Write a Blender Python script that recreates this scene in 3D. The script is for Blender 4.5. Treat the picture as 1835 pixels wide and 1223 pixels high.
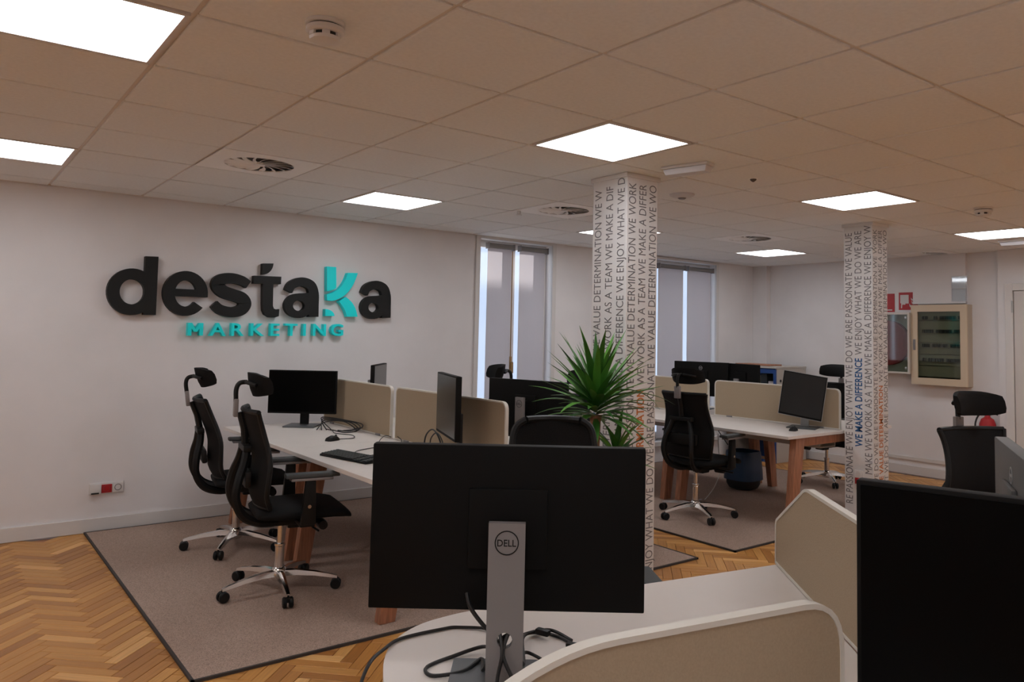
import bpy, bmesh, math, random
from mathutils import Vector, Matrix
random.seed(7)
for o in list(bpy.data.objects): bpy.data.objects.remove(o)
S = bpy.context.scene
COL = S.collection
PI = math.pi

# ------------------------------------------------------------------ camera
CAMZ = 1.49
yaw, pitch, roll = .6626388, .0625493, -.02105637
fw = Vector((math.sin(yaw)*math.cos(pitch), math.cos(yaw)*math.cos(pitch), math.sin(pitch)))
rt = Vector((math.cos(yaw), -math.sin(yaw), 0)); dn = fw.cross(rt)
r2 = rt*math.cos(roll) + dn*math.sin(roll); d2 = dn*math.cos(roll) - rt*math.sin(roll)
cam = bpy.data.cameras.new('camera'); co = bpy.data.objects.new('camera', cam); COL.objects.link(co)
m = Matrix.Identity(4)
for i in range(3):
    m[i][0] = r2[i]; m[i][1] = -d2[i]; m[i][2] = -fw[i]
m[2][3] = CAMZ
co.matrix_world = m
cam.sensor_fit = 'HORIZONTAL'; cam.sensor_width = 36; cam.lens = 36*1381.45/1835
cam.shift_x = (917.5-958.96)/1835; cam.shift_y = (514.0-611.5)/1835
cam.clip_start = .05; cam.clip_end = 200
S.camera = co

# ------------------------------------------------------------------ world, sun, exposure
w = bpy.data.worlds.new('sky'); S.world = w; w.use_nodes = True
bg = w.node_tree.nodes['Background']; bg.inputs[0].default_value = (.74, .84, 1, 1); bg.inputs[1].default_value = 1.8
sun = bpy.data.lights.new('sun', 'SUN'); sun.energy = 24.0; sun.angle = .01; sun.color = (1, .93, .85)
so = bpy.data.objects.new('sun', sun); COL.objects.link(so)
so.rotation_euler = Vector((-.60, -.45, -.20)).to_track_quat('-Z', 'Y').to_euler()
so.location = (20, 30, 14)
vs = S.view_settings
S.display_settings.display_device = 'sRGB'
vs.view_transform = 'Standard'; vs.look = 'None'; vs.gamma = 1; vs.use_curve_mapping = False
vs.exposure = 0.0
PANEL_L = 10.4          # radiance of the ceiling light panels

# ------------------------------------------------------------------ materials
MATS = {}
def mat(name, col, rough=.5, metal=0, var=0, scale=30, bump=0, spec=.5, stretch=None, coat=0, trans=0):
    M = bpy.data.materials.new(name); M.use_nodes = True
    nt = M.node_tree; b = nt.nodes['Principled BSDF']
    b.inputs['Base Color'].default_value = (*col, 1); b.inputs['Roughness'].default_value = rough
    b.inputs['Metallic'].default_value = metal; b.inputs['Specular IOR Level'].default_value = spec
    if coat: b.inputs['Coat Weight'].default_value = coat; b.inputs['Coat Roughness'].default_value = .15
    if trans: b.inputs['Transmission Weight'].default_value = trans
    if var or bump:
        tc = nt.nodes.new('ShaderNodeTexCoord'); mp = nt.nodes.new('ShaderNodeMapping'); nz = nt.nodes.new('ShaderNodeTexNoise')
        nt.links.new(tc.outputs['Object'], mp.inputs[0]); nt.links.new(mp.outputs[0], nz.inputs['Vector'])
        nz.inputs['Scale'].default_value = scale; nz.inputs['Detail'].default_value = 4
        if stretch: mp.inputs['Scale'].default_value = stretch
        if var:
            r = nt.nodes.new('ShaderNodeValToRGB')
            r.color_ramp.elements[0].position = .3; r.color_ramp.elements[1].position = .7
            r.color_ramp.elements[0].color = (*[c*(1-var) for c in col], 1)
            r.color_ramp.elements[1].color = (*[min(1, c*(1+var)) for c in col], 1)
            nt.links.new(nz.outputs['Fac'], r.inputs[0]); nt.links.new(r.outputs[0], b.inputs['Base Color'])
        if bump:
            bp = nt.nodes.new('ShaderNodeBump'); bp.inputs['Strength'].default_value = bump; bp.inputs['Distance'].default_value = .002
            nt.links.new(nz.outputs['Fac'], bp.inputs['Height']); nt.links.new(bp.outputs[0], b.inputs['Normal'])
    MATS[name] = M
    return M
mat('wall_paint', (.79, .76, .755), .85, var=.03, scale=3, bump=.05)
mat('white_trim', (.70, .67, .645), .5)
mat('ceiling_tile', (.84, .85, .855), .9, var=.03, scale=60, bump=.15)
mat('ceiling_rail', (.72, .66, .61), .5)
mat('ceiling_plate', (.95, .95, .955), .5)
mat('column_film', (.74, .715, .70), .6, var=.02, scale=8)
mat('column_ink', (.17, .16, .16), .6)
mat('ink_blue', (.02, .10, .26), .5)
mat('ink_orange', (.55, .17, .04), .5)
mat('carpet', (.37, .26, .205), .95, var=.42, scale=230, bump=.6)
mat('carpet_binding', (.045, .036, .032), .8)
mat('desk_white', (.74, .675, .625), .45, var=.02, scale=4)
mat('desk_edge', (.55, .50, .44), .5)
mat('divider_fabric', (.40, .305, .205), .9, var=.05, scale=250, bump=.3)
mat('divider_trim', (.70, .655, .58), .5)
mat('leg_wood', (.36, .155, .085), .45, var=.28, scale=9, stretch=(6, 6, .7), bump=.05)
mat('black_plastic', (.008, .0078, .0076), .45, spec=.25)
mat('black_soft', (.006, .0056, .0056), .8, spec=.2, var=.2, scale=300, bump=.3)
mat('black_mesh', (.006, .0055, .0055), .75, spec=.2, var=.35, scale=400, bump=.4)
mat('arm_pad', (.040, .042, .042), .6)
mat('chrome', (.72, .70, .68), .16, 1)
mat('stand_grey', (.26, .24, .24), .45, .25)
mat('base_grey', (.10, .105, .11), .45, .2)
mat('monitor_back', (.0045, .0042, .004), .6, spec=.15)
mat('monitor_back_grey', (.10, .10, .10), .5)
mat('screen', (.0012, .0012, .0013), .3, spec=.08)
mat('screen_matte', (.012, .013, .014), .4)
mat('screen_gloss', (.008, .008, .008), .22, spec=.8)
mat('logo_black', (.011, .012, .012), .55, spec=.3)
mat('logo_teal', (.0, .88, .90), .45)
mat('logo_silver', (.45, .45, .45), .35, .5)
mat('cable_black', (.012, .011, .011), .5)
mat('cable_white', (.6, .58, .55), .5)
mat('red', (.42, .012, .016), .45)
mat('red_dark', (.34, .03, .035), .4)
mat('sign_white', (.66, .62, .60), .5)
mat('outlet_white', (.72, .69, .67), .4)
mat('cabinet_cream', (.66, .53, .38), .5)
mat('cabinet_cream_dark', (.52, .43, .33), .5)
mat('hose_box', (.64, .58, .52), .5)
mat('breaker_plate', (.42, .41, .35), .5)
mat('breaker', (.022, .028, .028), .5)
mat('office_blue', (.008, .055, .22), .45)
mat('bin_blue', (.006, .045, .12), .4)
mat('office_beige', (.50, .47, .43), .5)
mat('trunk', (.30, .17, .10), .9, var=.4, scale=25, bump=.8)
mat('pot', (.05, .05, .05), .5)
mat('soil', (.05, .035, .025), .95, bump=1)
mat('handle_brass', (.35, .20, .08), .35, .6)
mat('blind_tube', (.20, .19, .185), .6)
mat('facade', (.62, .62, .66), .9, var=.05, scale=1)
mat('door_white', (.66, .61, .575), .55)
mat('steel', (.45, .45, .44), .3, .9)
mat('acrylic', (.66, .65, .67), .45)
mat('slot_black', (.01, .01, .01), .6)
mat('vent_dark', (.10, .085, .075), .7)

def leaf_mat(name, a, b2):
    M = mat(name, a, .38); nt = M.node_tree; b = nt.nodes['Principled BSDF']
    oi = nt.nodes.new('ShaderNodeObjectInfo'); r = nt.nodes.new('ShaderNodeValToRGB')
    r.color_ramp.elements[0].color = (*a, 1); r.color_ramp.elements[1].color = (*b2, 1)
    nt.links.new(oi.outputs['Random'], r.inputs[0]); nt.links.new(r.outputs[0], b.inputs['Base Color'])
leaf_mat('leaf', (.022, .10, .014), (.11, .33, .045))

def parquet_mat():
    M = mat('parquet', (.4, .2, .08), .38); nt = M.node_tree; b = nt.nodes['Principled BSDF']
    oi = nt.nodes.new('ShaderNodeObjectInfo'); ge = nt.nodes.new('ShaderNodeNewGeometry')
    ad = nt.nodes.new('ShaderNodeMath'); ad.operation = 'ADD'; fr = nt.nodes.new('ShaderNodeMath'); fr.operation = 'FRACT'
    nt.links.new(oi.outputs['Random'], ad.inputs[0]); nt.links.new(ge.outputs['Random Per Island'], ad.inputs[1]); nt.links.new(ad.outputs[0], fr.inputs[0])
    r = nt.nodes.new('ShaderNodeValToRGB'); cr = r.color_ramp
    cr.elements[0].color = (.40, .165, .040, 1); cr.elements[1].color = (.84, .47, .17, 1)
    for p, c in ((.3, (.54, .245, .062, 1)), (.6, (.59, .28, .074, 1)), (.85, (.64, .315, .088, 1))):
        e = cr.elements.new(p); e.color = c
    nt.links.new(fr.outputs[0], r.inputs[0])
    uv = nt.nodes.new('ShaderNodeUVMap'); mp = nt.nodes.new('ShaderNodeMapping'); mp.inputs['Scale'].default_value = (6, 110, 1)
    nz = nt.nodes.new('ShaderNodeTexNoise'); nz.inputs['Scale'].default_value = 1; nz.inputs['Detail'].default_value = 3
    nt.links.new(uv.outputs[0], mp.inputs[0])
    cb = nt.nodes.new('ShaderNodeVectorMath'); cb.operation = 'ADD'; cx = nt.nodes.new('ShaderNodeCombineXYZ')
    ml = nt.nodes.new('ShaderNodeMath'); ml.operation = 'MULTIPLY'; ml.inputs[1].default_value = 57
    nt.links.new(fr.outputs[0], ml.inputs[0]); nt.links.new(ml.outputs[0], cx.inputs[2])
    nt.links.new(mp.outputs[0], cb.inputs[0]); nt.links.new(cx.outputs[0], cb.inputs[1]); nt.links.new(cb.outputs[0], nz.inputs['Vector'])
    mx = nt.nodes.new('ShaderNodeMix'); mx.data_type = 'RGBA'; mx.blend_type = 'MULTIPLY'; mx.inputs[0].default_value = .35
    r2_ = nt.nodes.new('ShaderNodeValToRGB'); r2_.color_ramp.elements[0].position = .3; r2_.color_ramp.elements[1].position = .7
    r2_.color_ramp.elements[0].color = (.55, .5, .45, 1); r2_.color_ramp.elements[1].color = (1.1, 1.1, 1.1, 1)
    nt.links.new(nz.outputs['Fac'], r2_.inputs[0]); nt.links.new(r.outputs[0], mx.inputs[6]); nt.links.new(r2_.outputs[0], mx.inputs[7])
    nt.links.new(mx.outputs[2], b.inputs['Base Color'])
parquet_mat()

def emit_mat(name, col, st):
    M = bpy.data.materials.new(name); M.use_nodes = True; nt = M.node_tree; nt.nodes.clear()
    e = nt.nodes.new('ShaderNodeEmission'); o = nt.nodes.new('ShaderNodeOutputMaterial')
    e.inputs[0].default_value = (*col, 1); e.inputs[1].default_value = st; nt.links.new(e.outputs[0], o.inputs[0]); MATS[name] = M
emit_mat('light_panel', (.955, .98, 1.03), PANEL_L)
def glass_mat(name, tint, gloss=.08):
    M = bpy.data.materials.new(name); M.use_nodes = True; nt = M.node_tree; nt.nodes.clear()
    t = nt.nodes.new('ShaderNodeBsdfTransparent'); g = nt.nodes.new('ShaderNodeBsdfGlossy'); x = nt.nodes.new('ShaderNodeMixShader'); o = nt.nodes.new('ShaderNodeOutputMaterial')
    t.inputs[0].default_value = (*tint, 1); g.inputs['Roughness'].default_value = .05; x.inputs[0].default_value = gloss
    nt.links.new(t.outputs[0], x.inputs[1]); nt.links.new(g.outputs[0], x.inputs[2]); nt.links.new(x.outputs[0], o.inputs[0]); MATS[name] = M
glass_mat('glass', (.92, .95, .97)); glass_mat('glass_smoked', (.70, .72, .66), .05); glass_mat('glass_green', (.80, .86, .82), .10)
def blind_mat():
    M = bpy.data.materials.new('blind_fabric'); M.use_nodes = True; nt = M.node_tree; nt.nodes.clear()
    d = nt.nodes.new('ShaderNodeBsdfDiffuse'); t = nt.nodes.new('ShaderNodeBsdfTranslucent'); x = nt.nodes.new('ShaderNodeMixShader'); o = nt.nodes.new('ShaderNodeOutputMaterial')
    d.inputs[0].default_value = (.57, .54, .55, 1); t.inputs[0].default_value = (.66, .60, .64, 1); x.inputs[0].default_value = .14
    tc = nt.nodes.new('ShaderNodeTexCoord'); nz = nt.nodes.new('ShaderNodeTexNoise'); nz.inputs['Scale'].default_value = 120
    bp = nt.nodes.new('ShaderNodeBump'); bp.inputs['Strength'].default_value = .4
    nt.links.new(tc.outputs['Object'], nz.inputs['Vector']); nt.links.new(nz.outputs['Fac'], bp.inputs['Height']); nt.links.new(bp.outputs[0], d.inputs['Normal'])
    nt.links.new(d.outputs[0], x.inputs[1]); nt.links.new(t.outputs[0], x.inputs[2]); nt.links.new(x.outputs[0], o.inputs[0]); MATS['blind_fabric'] = M
blind_mat()

# ------------------------------------------------------------------ mesh builder
class MB:
    def __init__(s): s.bm = bmesh.new()
    def _add(s, vs_, fs):
        v = [s.bm.verts.new(p) for p in vs_]
        return [s.bm.faces.new([v[i] for i in f]) for f in fs]
    def box(s, x0, x1, y0, y1, z0, z1, bev=0, seg=2):
        P = [(x0, y0, z0), (x1, y0, z0), (x1, y1, z0), (x0, y1, z0), (x0, y0, z1), (x1, y0, z1), (x1, y1, z1), (x0, y1, z1)]
        F = [(0, 3, 2, 1), (4, 5, 6, 7), (0, 1, 5, 4), (1, 2, 6, 5), (2, 3, 7, 6), (3, 0, 4, 7)]
        f = s._add(P, F)
        if bev:
            es = list({e for q in f for e in q.edges})
            bmesh.ops.bevel(s.bm, geom=es, offset=bev, segments=seg, affect='EDGES', profile=.6)
        return s
    def hexa(s, P, bev=0):
        F = [(0, 3, 2, 1), (4, 5, 6, 7), (0, 1, 5, 4), (1, 2, 6, 5), (2, 3, 7, 6), (3, 0, 4, 7)]
        f = s._add(P, F)
        if bev:
            es = list({e for q in f for e in q.edges}); bmesh.ops.bevel(s.bm, geom=es, offset=bev, segments=2, affect='EDGES', profile=.6)
        return s
    def prism(s, pts, off):
        n = len(pts); off = Vector(off); A = [Vector(p) for p in pts]; B = [p+off for p in A]
        s._add(A+B, [tuple(range(n))[::-1], tuple(range(n, 2*n))] + [(i, (i+1) % n, n+(i+1) % n, n+i) for i in range(n)]); return s
    def ringprism(s, outer, inner, off):
        n = len(outer); off = Vector(off); A = [Vector(p) for p in outer]; B = [Vector(p) for p in inner]
        V = A+B+[p+off for p in A]+[p+off for p in B]; F = []
        for i in range(n):
            j = (i+1) % n
            F += [(i, j, n+j, n+i), (2*n+i, 3*n+i, 3*n+j, 2*n+j), (i, 2*n+i, 2*n+j, j), (n+i, n+j, 3*n+j, 3*n+i)]
        s._add(V, F); return s
    def loft(s, rings, caps=True, closed=True):
        n = len(rings[0]); V = [p for r in rings for p in r]; F = []
        for k in range(len(rings)-1):
            for i in range(n if closed else n-1):
                j = (i+1) % n; F.append((k*n+i, k*n+j, (k+1)*n+j, (k+1)*n+i))
        if caps and closed: F += [tuple(range(n))[::-1], tuple(range((len(rings)-1)*n, len(rings)*n))]
        s._add(V, F); return s
    def tube(s, path, r, n=8, flat=1.0, closed=False):
        P = [Vector(p) for p in path]; R = r if isinstance(r, (list, tuple)) else [r]*len(P); rings = []; up = None
        for i, p in enumerate(P):
            if closed: t = (P[(i+1) % len(P)]-P[i-1]).normalized()
            else: t = (P[min(i+1, len(P)-1)]-P[max(i-1, 0)]).normalized()
            if up is None:
                up = Vector((0, 0, 1)) if abs(t.z) < .9 else Vector((0, 1, 0))
            a = up-t*up.dot(t)
            if a.length < 1e-4: a = t.orthogonal()
            a.normalize(); b = t.cross(a); up = a
            rings.append([p+a*(R[i]*flat*math.cos(q*2*PI/n))+b*(R[i]*math.sin(q*2*PI/n)) for q in range(n)])
        if closed: rings.append(rings[0]); s.loft(rings, caps=False); bmesh.ops.remove_doubles(s.bm, verts=s.bm.verts[:], dist=1e-6)
        else: s.loft(rings)
        return s
    def lathe(s, prof, n=20, c=(0, 0, 0), axis='z'):
        rings = []
        for r, z in prof:
            ring = []
            for i in range(n):
                a = i*2*PI/n; x, y = max(r, 1e-4)*math.cos(a), max(r, 1e-4)*math.sin(a)
                p = {'z': (x, y, z), 'y': (x, z, y), 'x': (z, x, y)}[axis]
                ring.append((p[0]+c[0], p[1]+c[1], p[2]+c[2]))
            rings.append(ring)
        s.loft(rings); return s
    def mesh(s, name, mt, smooth=35):
        bmesh.ops.recalc_face_normals(s.bm, faces=s.bm.faces[:])
        me = bpy.data.meshes.new(name); s.bm.to_mesh(me); s.bm.free()
        mts = mt if isinstance(mt, (list, tuple)) else [mt]
        for q in mts: me.materials.append(MATS[q])
        if smooth:
            me.polygons.foreach_set('use_smooth', [True]*len(me.polygons)); me.set_sharp_from_angle(angle=math.radians(smooth))
        return me
    def build(s, name, mt, parent=None, smooth=35, label=None):
        o = bpy.data.objects.new(name, s.mesh(name, mt, smooth)); COL.objects.link(o)
        if parent: o.parent = parent
        if label: o['label'] = label
        return o
def smoothpath(P, n=6):
    P = [Vector(p) for p in P]; out = []
    for i in range(len(P)-1):
        a, b, c, d = P[max(i-1, 0)], P[i], P[i+1], P[min(i+2, len(P)-1)]
        for k in range(n):
            t = k/n
            out.append(.5*((2*b)+(c-a)*t+(2*a-5*b+4*c-d)*t*t+(3*b-a-3*c+d)*t**3))
    out.append(P[-1]); return out
def thing(name, label, cat, loc=(0, 0, 0), rz=0, group=None):
    o = bpy.data.objects.new(name, None); COL.objects.link(o); o.empty_display_size = .1
    o.location = loc; o.rotation_euler = (0, 0, rz); tag(o, label, cat, group); return o
def tag(o, label, cat, group=None):
    o['label'] = label; o['category'] = cat
    if group: o['group'] = group
    return o
def struct(o): o['kind'] = 'structure'; return o
def copy_tree(o, parent=None):
    c = o.copy(); COL.objects.link(c); c.parent = parent
    for ch in list(o.children): copy_tree(ch, c)
    return c
def inst(name, me, parent, loc=(0, 0, 0), rot=(0, 0, 0)):
    o = bpy.data.objects.new(name, me); COL.objects.link(o); o.parent = parent; o.location = loc; o.rotation_euler = rot; return o
_tc = {}
def text_mesh(txt, size=1, bold=0, extrude=0, spacing=1):
    """flat lettering as plain mesh data: verts, faces, width (built-in font)"""
    key = (txt, size, bold, extrude, spacing)
    if key in _tc: return _tc[key]
    cu = bpy.data.curves.new('t', 'FONT'); cu.body = txt; cu.size = size; cu.offset = bold; cu.extrude = extrude; cu.space_character = spacing
    cu.resolution_u = 3
    o = bpy.data.objects.new('t', cu); COL.objects.link(o); dg = bpy.context.evaluated_depsgraph_get(); dg.update()
    me = bpy.data.meshes.new_from_object(o.evaluated_get(dg))
    V = [v.co.copy() for v in me.vertices]; F = [tuple(p.vertices) for p in me.polygons]
    bpy.data.objects.remove(o); bpy.data.curves.remove(cu); bpy.data.meshes.remove(me)
    x0 = min(v.x for v in V); x1 = max(v.x for v in V)
    _tc[key] = (V, F, x0, x1); return _tc[key]
def mesh_from(name, V, F, mt, parent=None, label=None):
    me = bpy.data.meshes.new(name); me.from_pydata([tuple(v) for v in V], [], F); me.materials.append(MATS[mt]); me.update()
    o = bpy.data.objects.new(name, me); COL.objects.link(o)
    if parent: o.parent = parent
    if label: o['label'] = label
    return o

# ================================================================== SETTING
H = 2.48; YW = 6.42; XW = 8.85; X0 = -3.2; Y0 = -3.5
GX, GY = .0038, .1538                     # origin of the 0.6 m ceiling grid
# ---- floor with herringbone parquet
b = MB(); b.box(X0, XW, Y0, YW, -.10, -.012); floor = struct(b.build('floor', 'leg_wood', smooth=0))
RUGS = [(.945, 4.16, 3.49, 6.385), (4.515, 7.75, 3.45, 6.385)]
PL, PW = .30, .06
def under_rug(cx, cy, mgn=.2):
    return any(a+mgn < cx < b_-mgn and c+mgn < cy < d-mgn for a, b_, c, d in RUGS)
c45 = math.cos(PI/4)
planks = []
for k in range(-170, 171):
    for mm in range(-16, 17):
        for typ in (0, 1):
            if typ == 0: u, v = k*PW+2*PL*mm+PL/2, k*PW+PW/2
            else: u, v = k*PW+PW/2, k*PW+PW+2*PL*mm+PL/2
            cx, cy = (u-v)*c45+2, (u+v)*c45+1
            if X0+.14 < cx < XW-.02 and Y0+.14 < cy < YW-.005 and not under_rug(cx, cy): planks.append((cx, cy, typ))
def plank_block(bm, cx, cy, ang, L, W, zt, uvl):
    ca, sa = math.cos(ang), math.sin(ang); e = .0012; ch = .0012
    def P(x, y, z): return (cx+x*ca-y*sa, cy+x*sa+y*ca, z)
    hx, hy = L/2-e, W/2-e
    A = [bm.verts.new(P(sx*hx, sy*hy, -.011)) for sx, sy in ((-1, -1), (1, -1), (1, 1), (-1, 1))]
    B = [bm.verts.new(P(sx*hx, sy*hy, zt-ch)) for sx, sy in ((-1, -1), (1, -1), (1, 1), (-1, 1))]
    C = [bm.verts.new(P(sx*(hx-ch), sy*(hy-ch), zt)) for sx, sy in ((-1, -1), (1, -1), (1, 1), (-1, 1))]
    fs = [bm.faces.new(C)]
    for i in range(4):
        j = (i+1) % 4; fs.append(bm.faces.new((A[i], A[j], B[j], B[i]))); fs.append(bm.faces.new((B[i], B[j], C[j], C[i])))
    for f in fs:
        for l in f.loops:
            x, y = l.vert.co.x-cx, l.vert.co.y-cy
            l[uvl].uv = (x*ca+y*sa, -x*sa+y*ca)
def near(p):
    cx, cy, _ = p
    inl = (-1.6 < cx < 1.1 and cy > 2.9 and cx > .0-.12*(cy-3.0)-.35 and cx < 1.05)      # left of the first rug
    inm = (4.05 < cx < 5.4 and 2.75 < cy < 4.4 and (cx < 4.62 or cy < 3.6))                # aisle between the rugs
    return 0 if (inl or inm) else 1
planks.sort(key=lambda p: (near(p), math.hypot(p[0], p[1])))
pm = {}
for t in (0, 1):
    bm = bmesh.new(); uvl = bm.loops.layers.uv.new('UVMap'); plank_block(bm, 0, 0, PI/4 if t == 0 else 3*PI/4, PL, PW, 0, uvl)
    bmesh.ops.recalc_face_normals(bm, faces=bm.faces[:])
    me = bpy.data.meshes.new('parquet_block'); bm.to_mesh(me); bm.free(); me.materials.append(MATS['parquet']); pm[t] = me
for cx, cy, t in planks[:300]: inst('parquet_block', pm[t], floor, (cx, cy, random.uniform(-.0006, 0)))
bm = bmesh.new(); uvl = bm.loops.layers.uv.new('UVMap')
for cx, cy, t in planks[300:]: plank_block(bm, cx, cy, PI/4 if t == 0 else 3*PI/4, PL, PW, random.uniform(-.0006, 0), uvl)
bmesh.ops.recalc_face_normals(bm, faces=bm.faces[:])
me = bpy.data.meshes.new('parquet_blocks'); bm.to_mesh(me); bm.free(); me.materials.append(MATS['parquet'])
o = inst('parquet_blocks', me, floor); o['kind'] = 'stuff'

# ---- walls
WIN = [(4.295, 5.23, .25, 2.45), (6.84, 7.97, .25, 2.44)]
b = MB(); xs = X0-.2
for a, c, z0, z1 in WIN:
    b.box(xs, a, YW, YW+.2, -.1, H+.1); b.box(a, c, YW, YW+.2, -.1, z0); b.box(a, c, YW, YW+.2, z1, H+.1); xs = c
b.box(xs, XW+.2, YW, YW+.2, -.1, H+.1)
struct(b.build('wall_back', 'wall_paint', smooth=0))
wr = struct(MB().box(XW, XW+.2, Y0, YW, -.1, H+.1).build('wall_right', 'wall_paint', smooth=0))
MB().box(XW-.09, XW-.001, 6.20, YW-.001, .0, H-.002).build('corner_boxing', 'wall_paint', wr, 0)
MB().box(XW-.05, XW-.001, 3.70, 4.27, 1.93, H-.002).build('upper_boxing', 'wall_paint', wr, 0)
MB().box(XW-.10, XW-.001, Y0+.01, 3.36, 0, H-.002).build('door_wall_build_out', 'wall_paint', wr, 0)
bb = MB()
for (a, c, z0, z1) in ((3.80, 4.95, .16, .20),): bb.box(XW-.015, XW-.001, a, c, z0, z1, .004)
for y in (3.80, 4.91): bb.box(XW-.015, XW-.001, y, y+.04, .20, .99, .004)
bb.build('panel_moulding', 'white_trim', wr, 0)
struct(MB().box(X0-.2, X0, Y0, YW, 0, H+.1).build('wall_left', 'wall_paint', smooth=0))
struct(MB().box(X0-.2, XW+.2, Y0-.2, Y0, 0, H+.1).build('wall_front', 'wall_paint', smooth=0))
# baseboards
def bboard(name, x0, x1, y0, y1):
    struct(MB().box(x0, x1, y0, y1, .001, .10, .004).build(name, 'white_trim', smooth=0))
bboard('baseboard_back', X0, 4.20, YW-.018, YW-.001)
bboard('baseboard_back_middle', 5.30, 6.72, YW-.018, YW-.001)
bboard('baseboard_right', XW-.018, XW-.001, 3.40, 6.19)
# door in the right wall
d = thing('door_1', 'white door with hinges and an overhead closer', 'door', (XW-.10, 2.78, 0)); struct(d); del d['category']; del d['label']
MB().box(-.03, .0, -.46, .42, .005, 2.04, .003).build('door_leaf', 'door_white', d, 0)
fr = MB()
fr.box(-.045, 0, .425, .50, 0, 2.12, .005).box(-.045, 0, -.54, -.465, 0, 2.12, .005).box(-.045, 0, -.465, .425, 2.045, 2.12, .005)
fr.build('door_frame', 'white_trim', d, 0)
for z in (1.88, .25): MB().lathe([(.010, -.06), (.010, .06)], 10, (-.045, .428, z)).build('hinge', 'steel', d)
MB().box(-.09, -.031, .05, .30, 1.955, 2.015, .006).build('door_closer', 'stand_grey', d)
MB().box(-.085, -.05, -.1, .27, 2.03, 2.04).build('closer_arm', 'steel', d)

# ---- ceiling: slab, rails, one object per tile
ceil = struct(MB().box(X0, XW, Y0, YW, H+.03, H+.1).build('ceiling', 'ceiling_tile', smooth=0))
LIGHT_CELLS = [(i, j) for i in (-4, 0, 4, 8, 12) for j in (-4, 0, 4, 8)]
DIFF_CELLS = [(2, 7), (6, 7), (10, 7), (14, 6), (6, 1)]
nx0, nx1 = int(math.floor((X0-GX)/.6)), int(math.ceil((XW-GX)/.6))
ny0, ny1 = int(math.floor((Y0-GY)/.6)), int(math.ceil((YW-GY)/.6))
tile_me = {}
for i in range(nx0, nx1):
    for j in range(ny0, ny1):
        if (i, j) in LIGHT_CELLS or (i, j) in DIFF_CELLS: continue
        xa, xb = max(GX+.6*i+.009, X0), min(GX+.6*(i+1)-.009, XW); ya, yb = max(GY+.6*j+.009, Y0), min(GY+.6*(j+1)-.009, YW)
        if xb-xa < .03 or yb-ya < .03: continue
        if j < -2 or i < -2:
            MBk = tile_me.setdefault('rest', MB()); MBk.box(xa, xb, ya, yb, H-.002, H+.012); continue
        key = (round(xb-xa, 3), round(yb-ya, 3))
        if key not in tile_me: tile_me[key] = MB().box(-key[0]/2, key[0]/2, -key[1]/2, key[1]/2, -.002, .012, .003, 1).mesh('ceiling_tile', 'ceiling_tile', 0)
        inst('ceiling_tile', tile_me[key], ceil, ((xa+xb)/2, (ya+yb)/2, H+random.uniform(-.0008, .0008)))
o = tile_me['rest'].build('ceiling_tiles', 'ceiling_tile', ceil, 0); o['kind'] = 'stuff'
for i in range(nx0+1, nx1):
    x = GX+.6*i; MB().box(x-.0095, x+.0095, Y0, YW, H+.007, H+.029).build('ceiling_rail', 'ceiling_rail', ceil, 0)
for j in range(ny0+1, ny1):
    y = GY+.6*j; MB().box(X0, XW, y-.0095, y+.0095, H+.0072, H+.0292).build('ceiling_rail', 'ceiling_rail', ceil, 0)
# perimeter angle strip
pe = MB(); pe.box(X0, XW, YW-.022, YW-.001, H-.004, H+.02); pe.box(XW-.022, XW-.001, Y0, YW, H-.004, H+.02)
pe.build('edge_trim', 'ceiling_rail', ceil, 0)

# ---- lights
def mk_light():
    t = thing('ceiling_light', '', 'ceiling light')
    p = .29
    MB().ringprism([(-p, -p, -.004), (p, -p, -.004), (p, p, -.004), (-p, p, -.004)], [(-.275, -.275, -.004), (.275, -.275, -.004), (.275, .275, -.004), (-.275, .275, -.004)], (0, 0, .02)).build('frame', 'white_trim', t, 0)
    MB().box(-.2745, .2745, -.2745, .2745, 0, .006).build('diffuser', 'light_panel', t, 0)
    return t
L0 = None
LLAB = {(0, 4): 'large glowing square ceiling panel in the tile row of the white smoke detector',
        (0, 8): 'glowing square ceiling panel above the wall with the sockets and black lettering',
        (4, 4): 'glowing square ceiling panel just before the printed column by the plant',
        (4, 8): 'glowing square ceiling panel beside the swirl vent, above the bench with cables',
        (8, 4): 'glowing square ceiling panel just before the column near the fire cabinets',
        (8, 8): 'glowing ceiling panel partly hidden behind the printed column by the plant',
        (12, 4): 'glowing square ceiling panel nearest the white door',
        (12, 8): 'glowing square ceiling panel in the far corner before the second window'}
for c in LIGHT_CELLS:
    if L0 is None: L0 = mk_light(); t = L0
    else: t = copy_tree(L0)
    t.location = (GX+.6*c[0]+.3, GY+.6*c[1]+.3, H)
    t['label'] = LLAB.get(c, 'glowing square ceiling panel in the part of the office behind'); t['group'] = 'square ceiling light panels'

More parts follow.
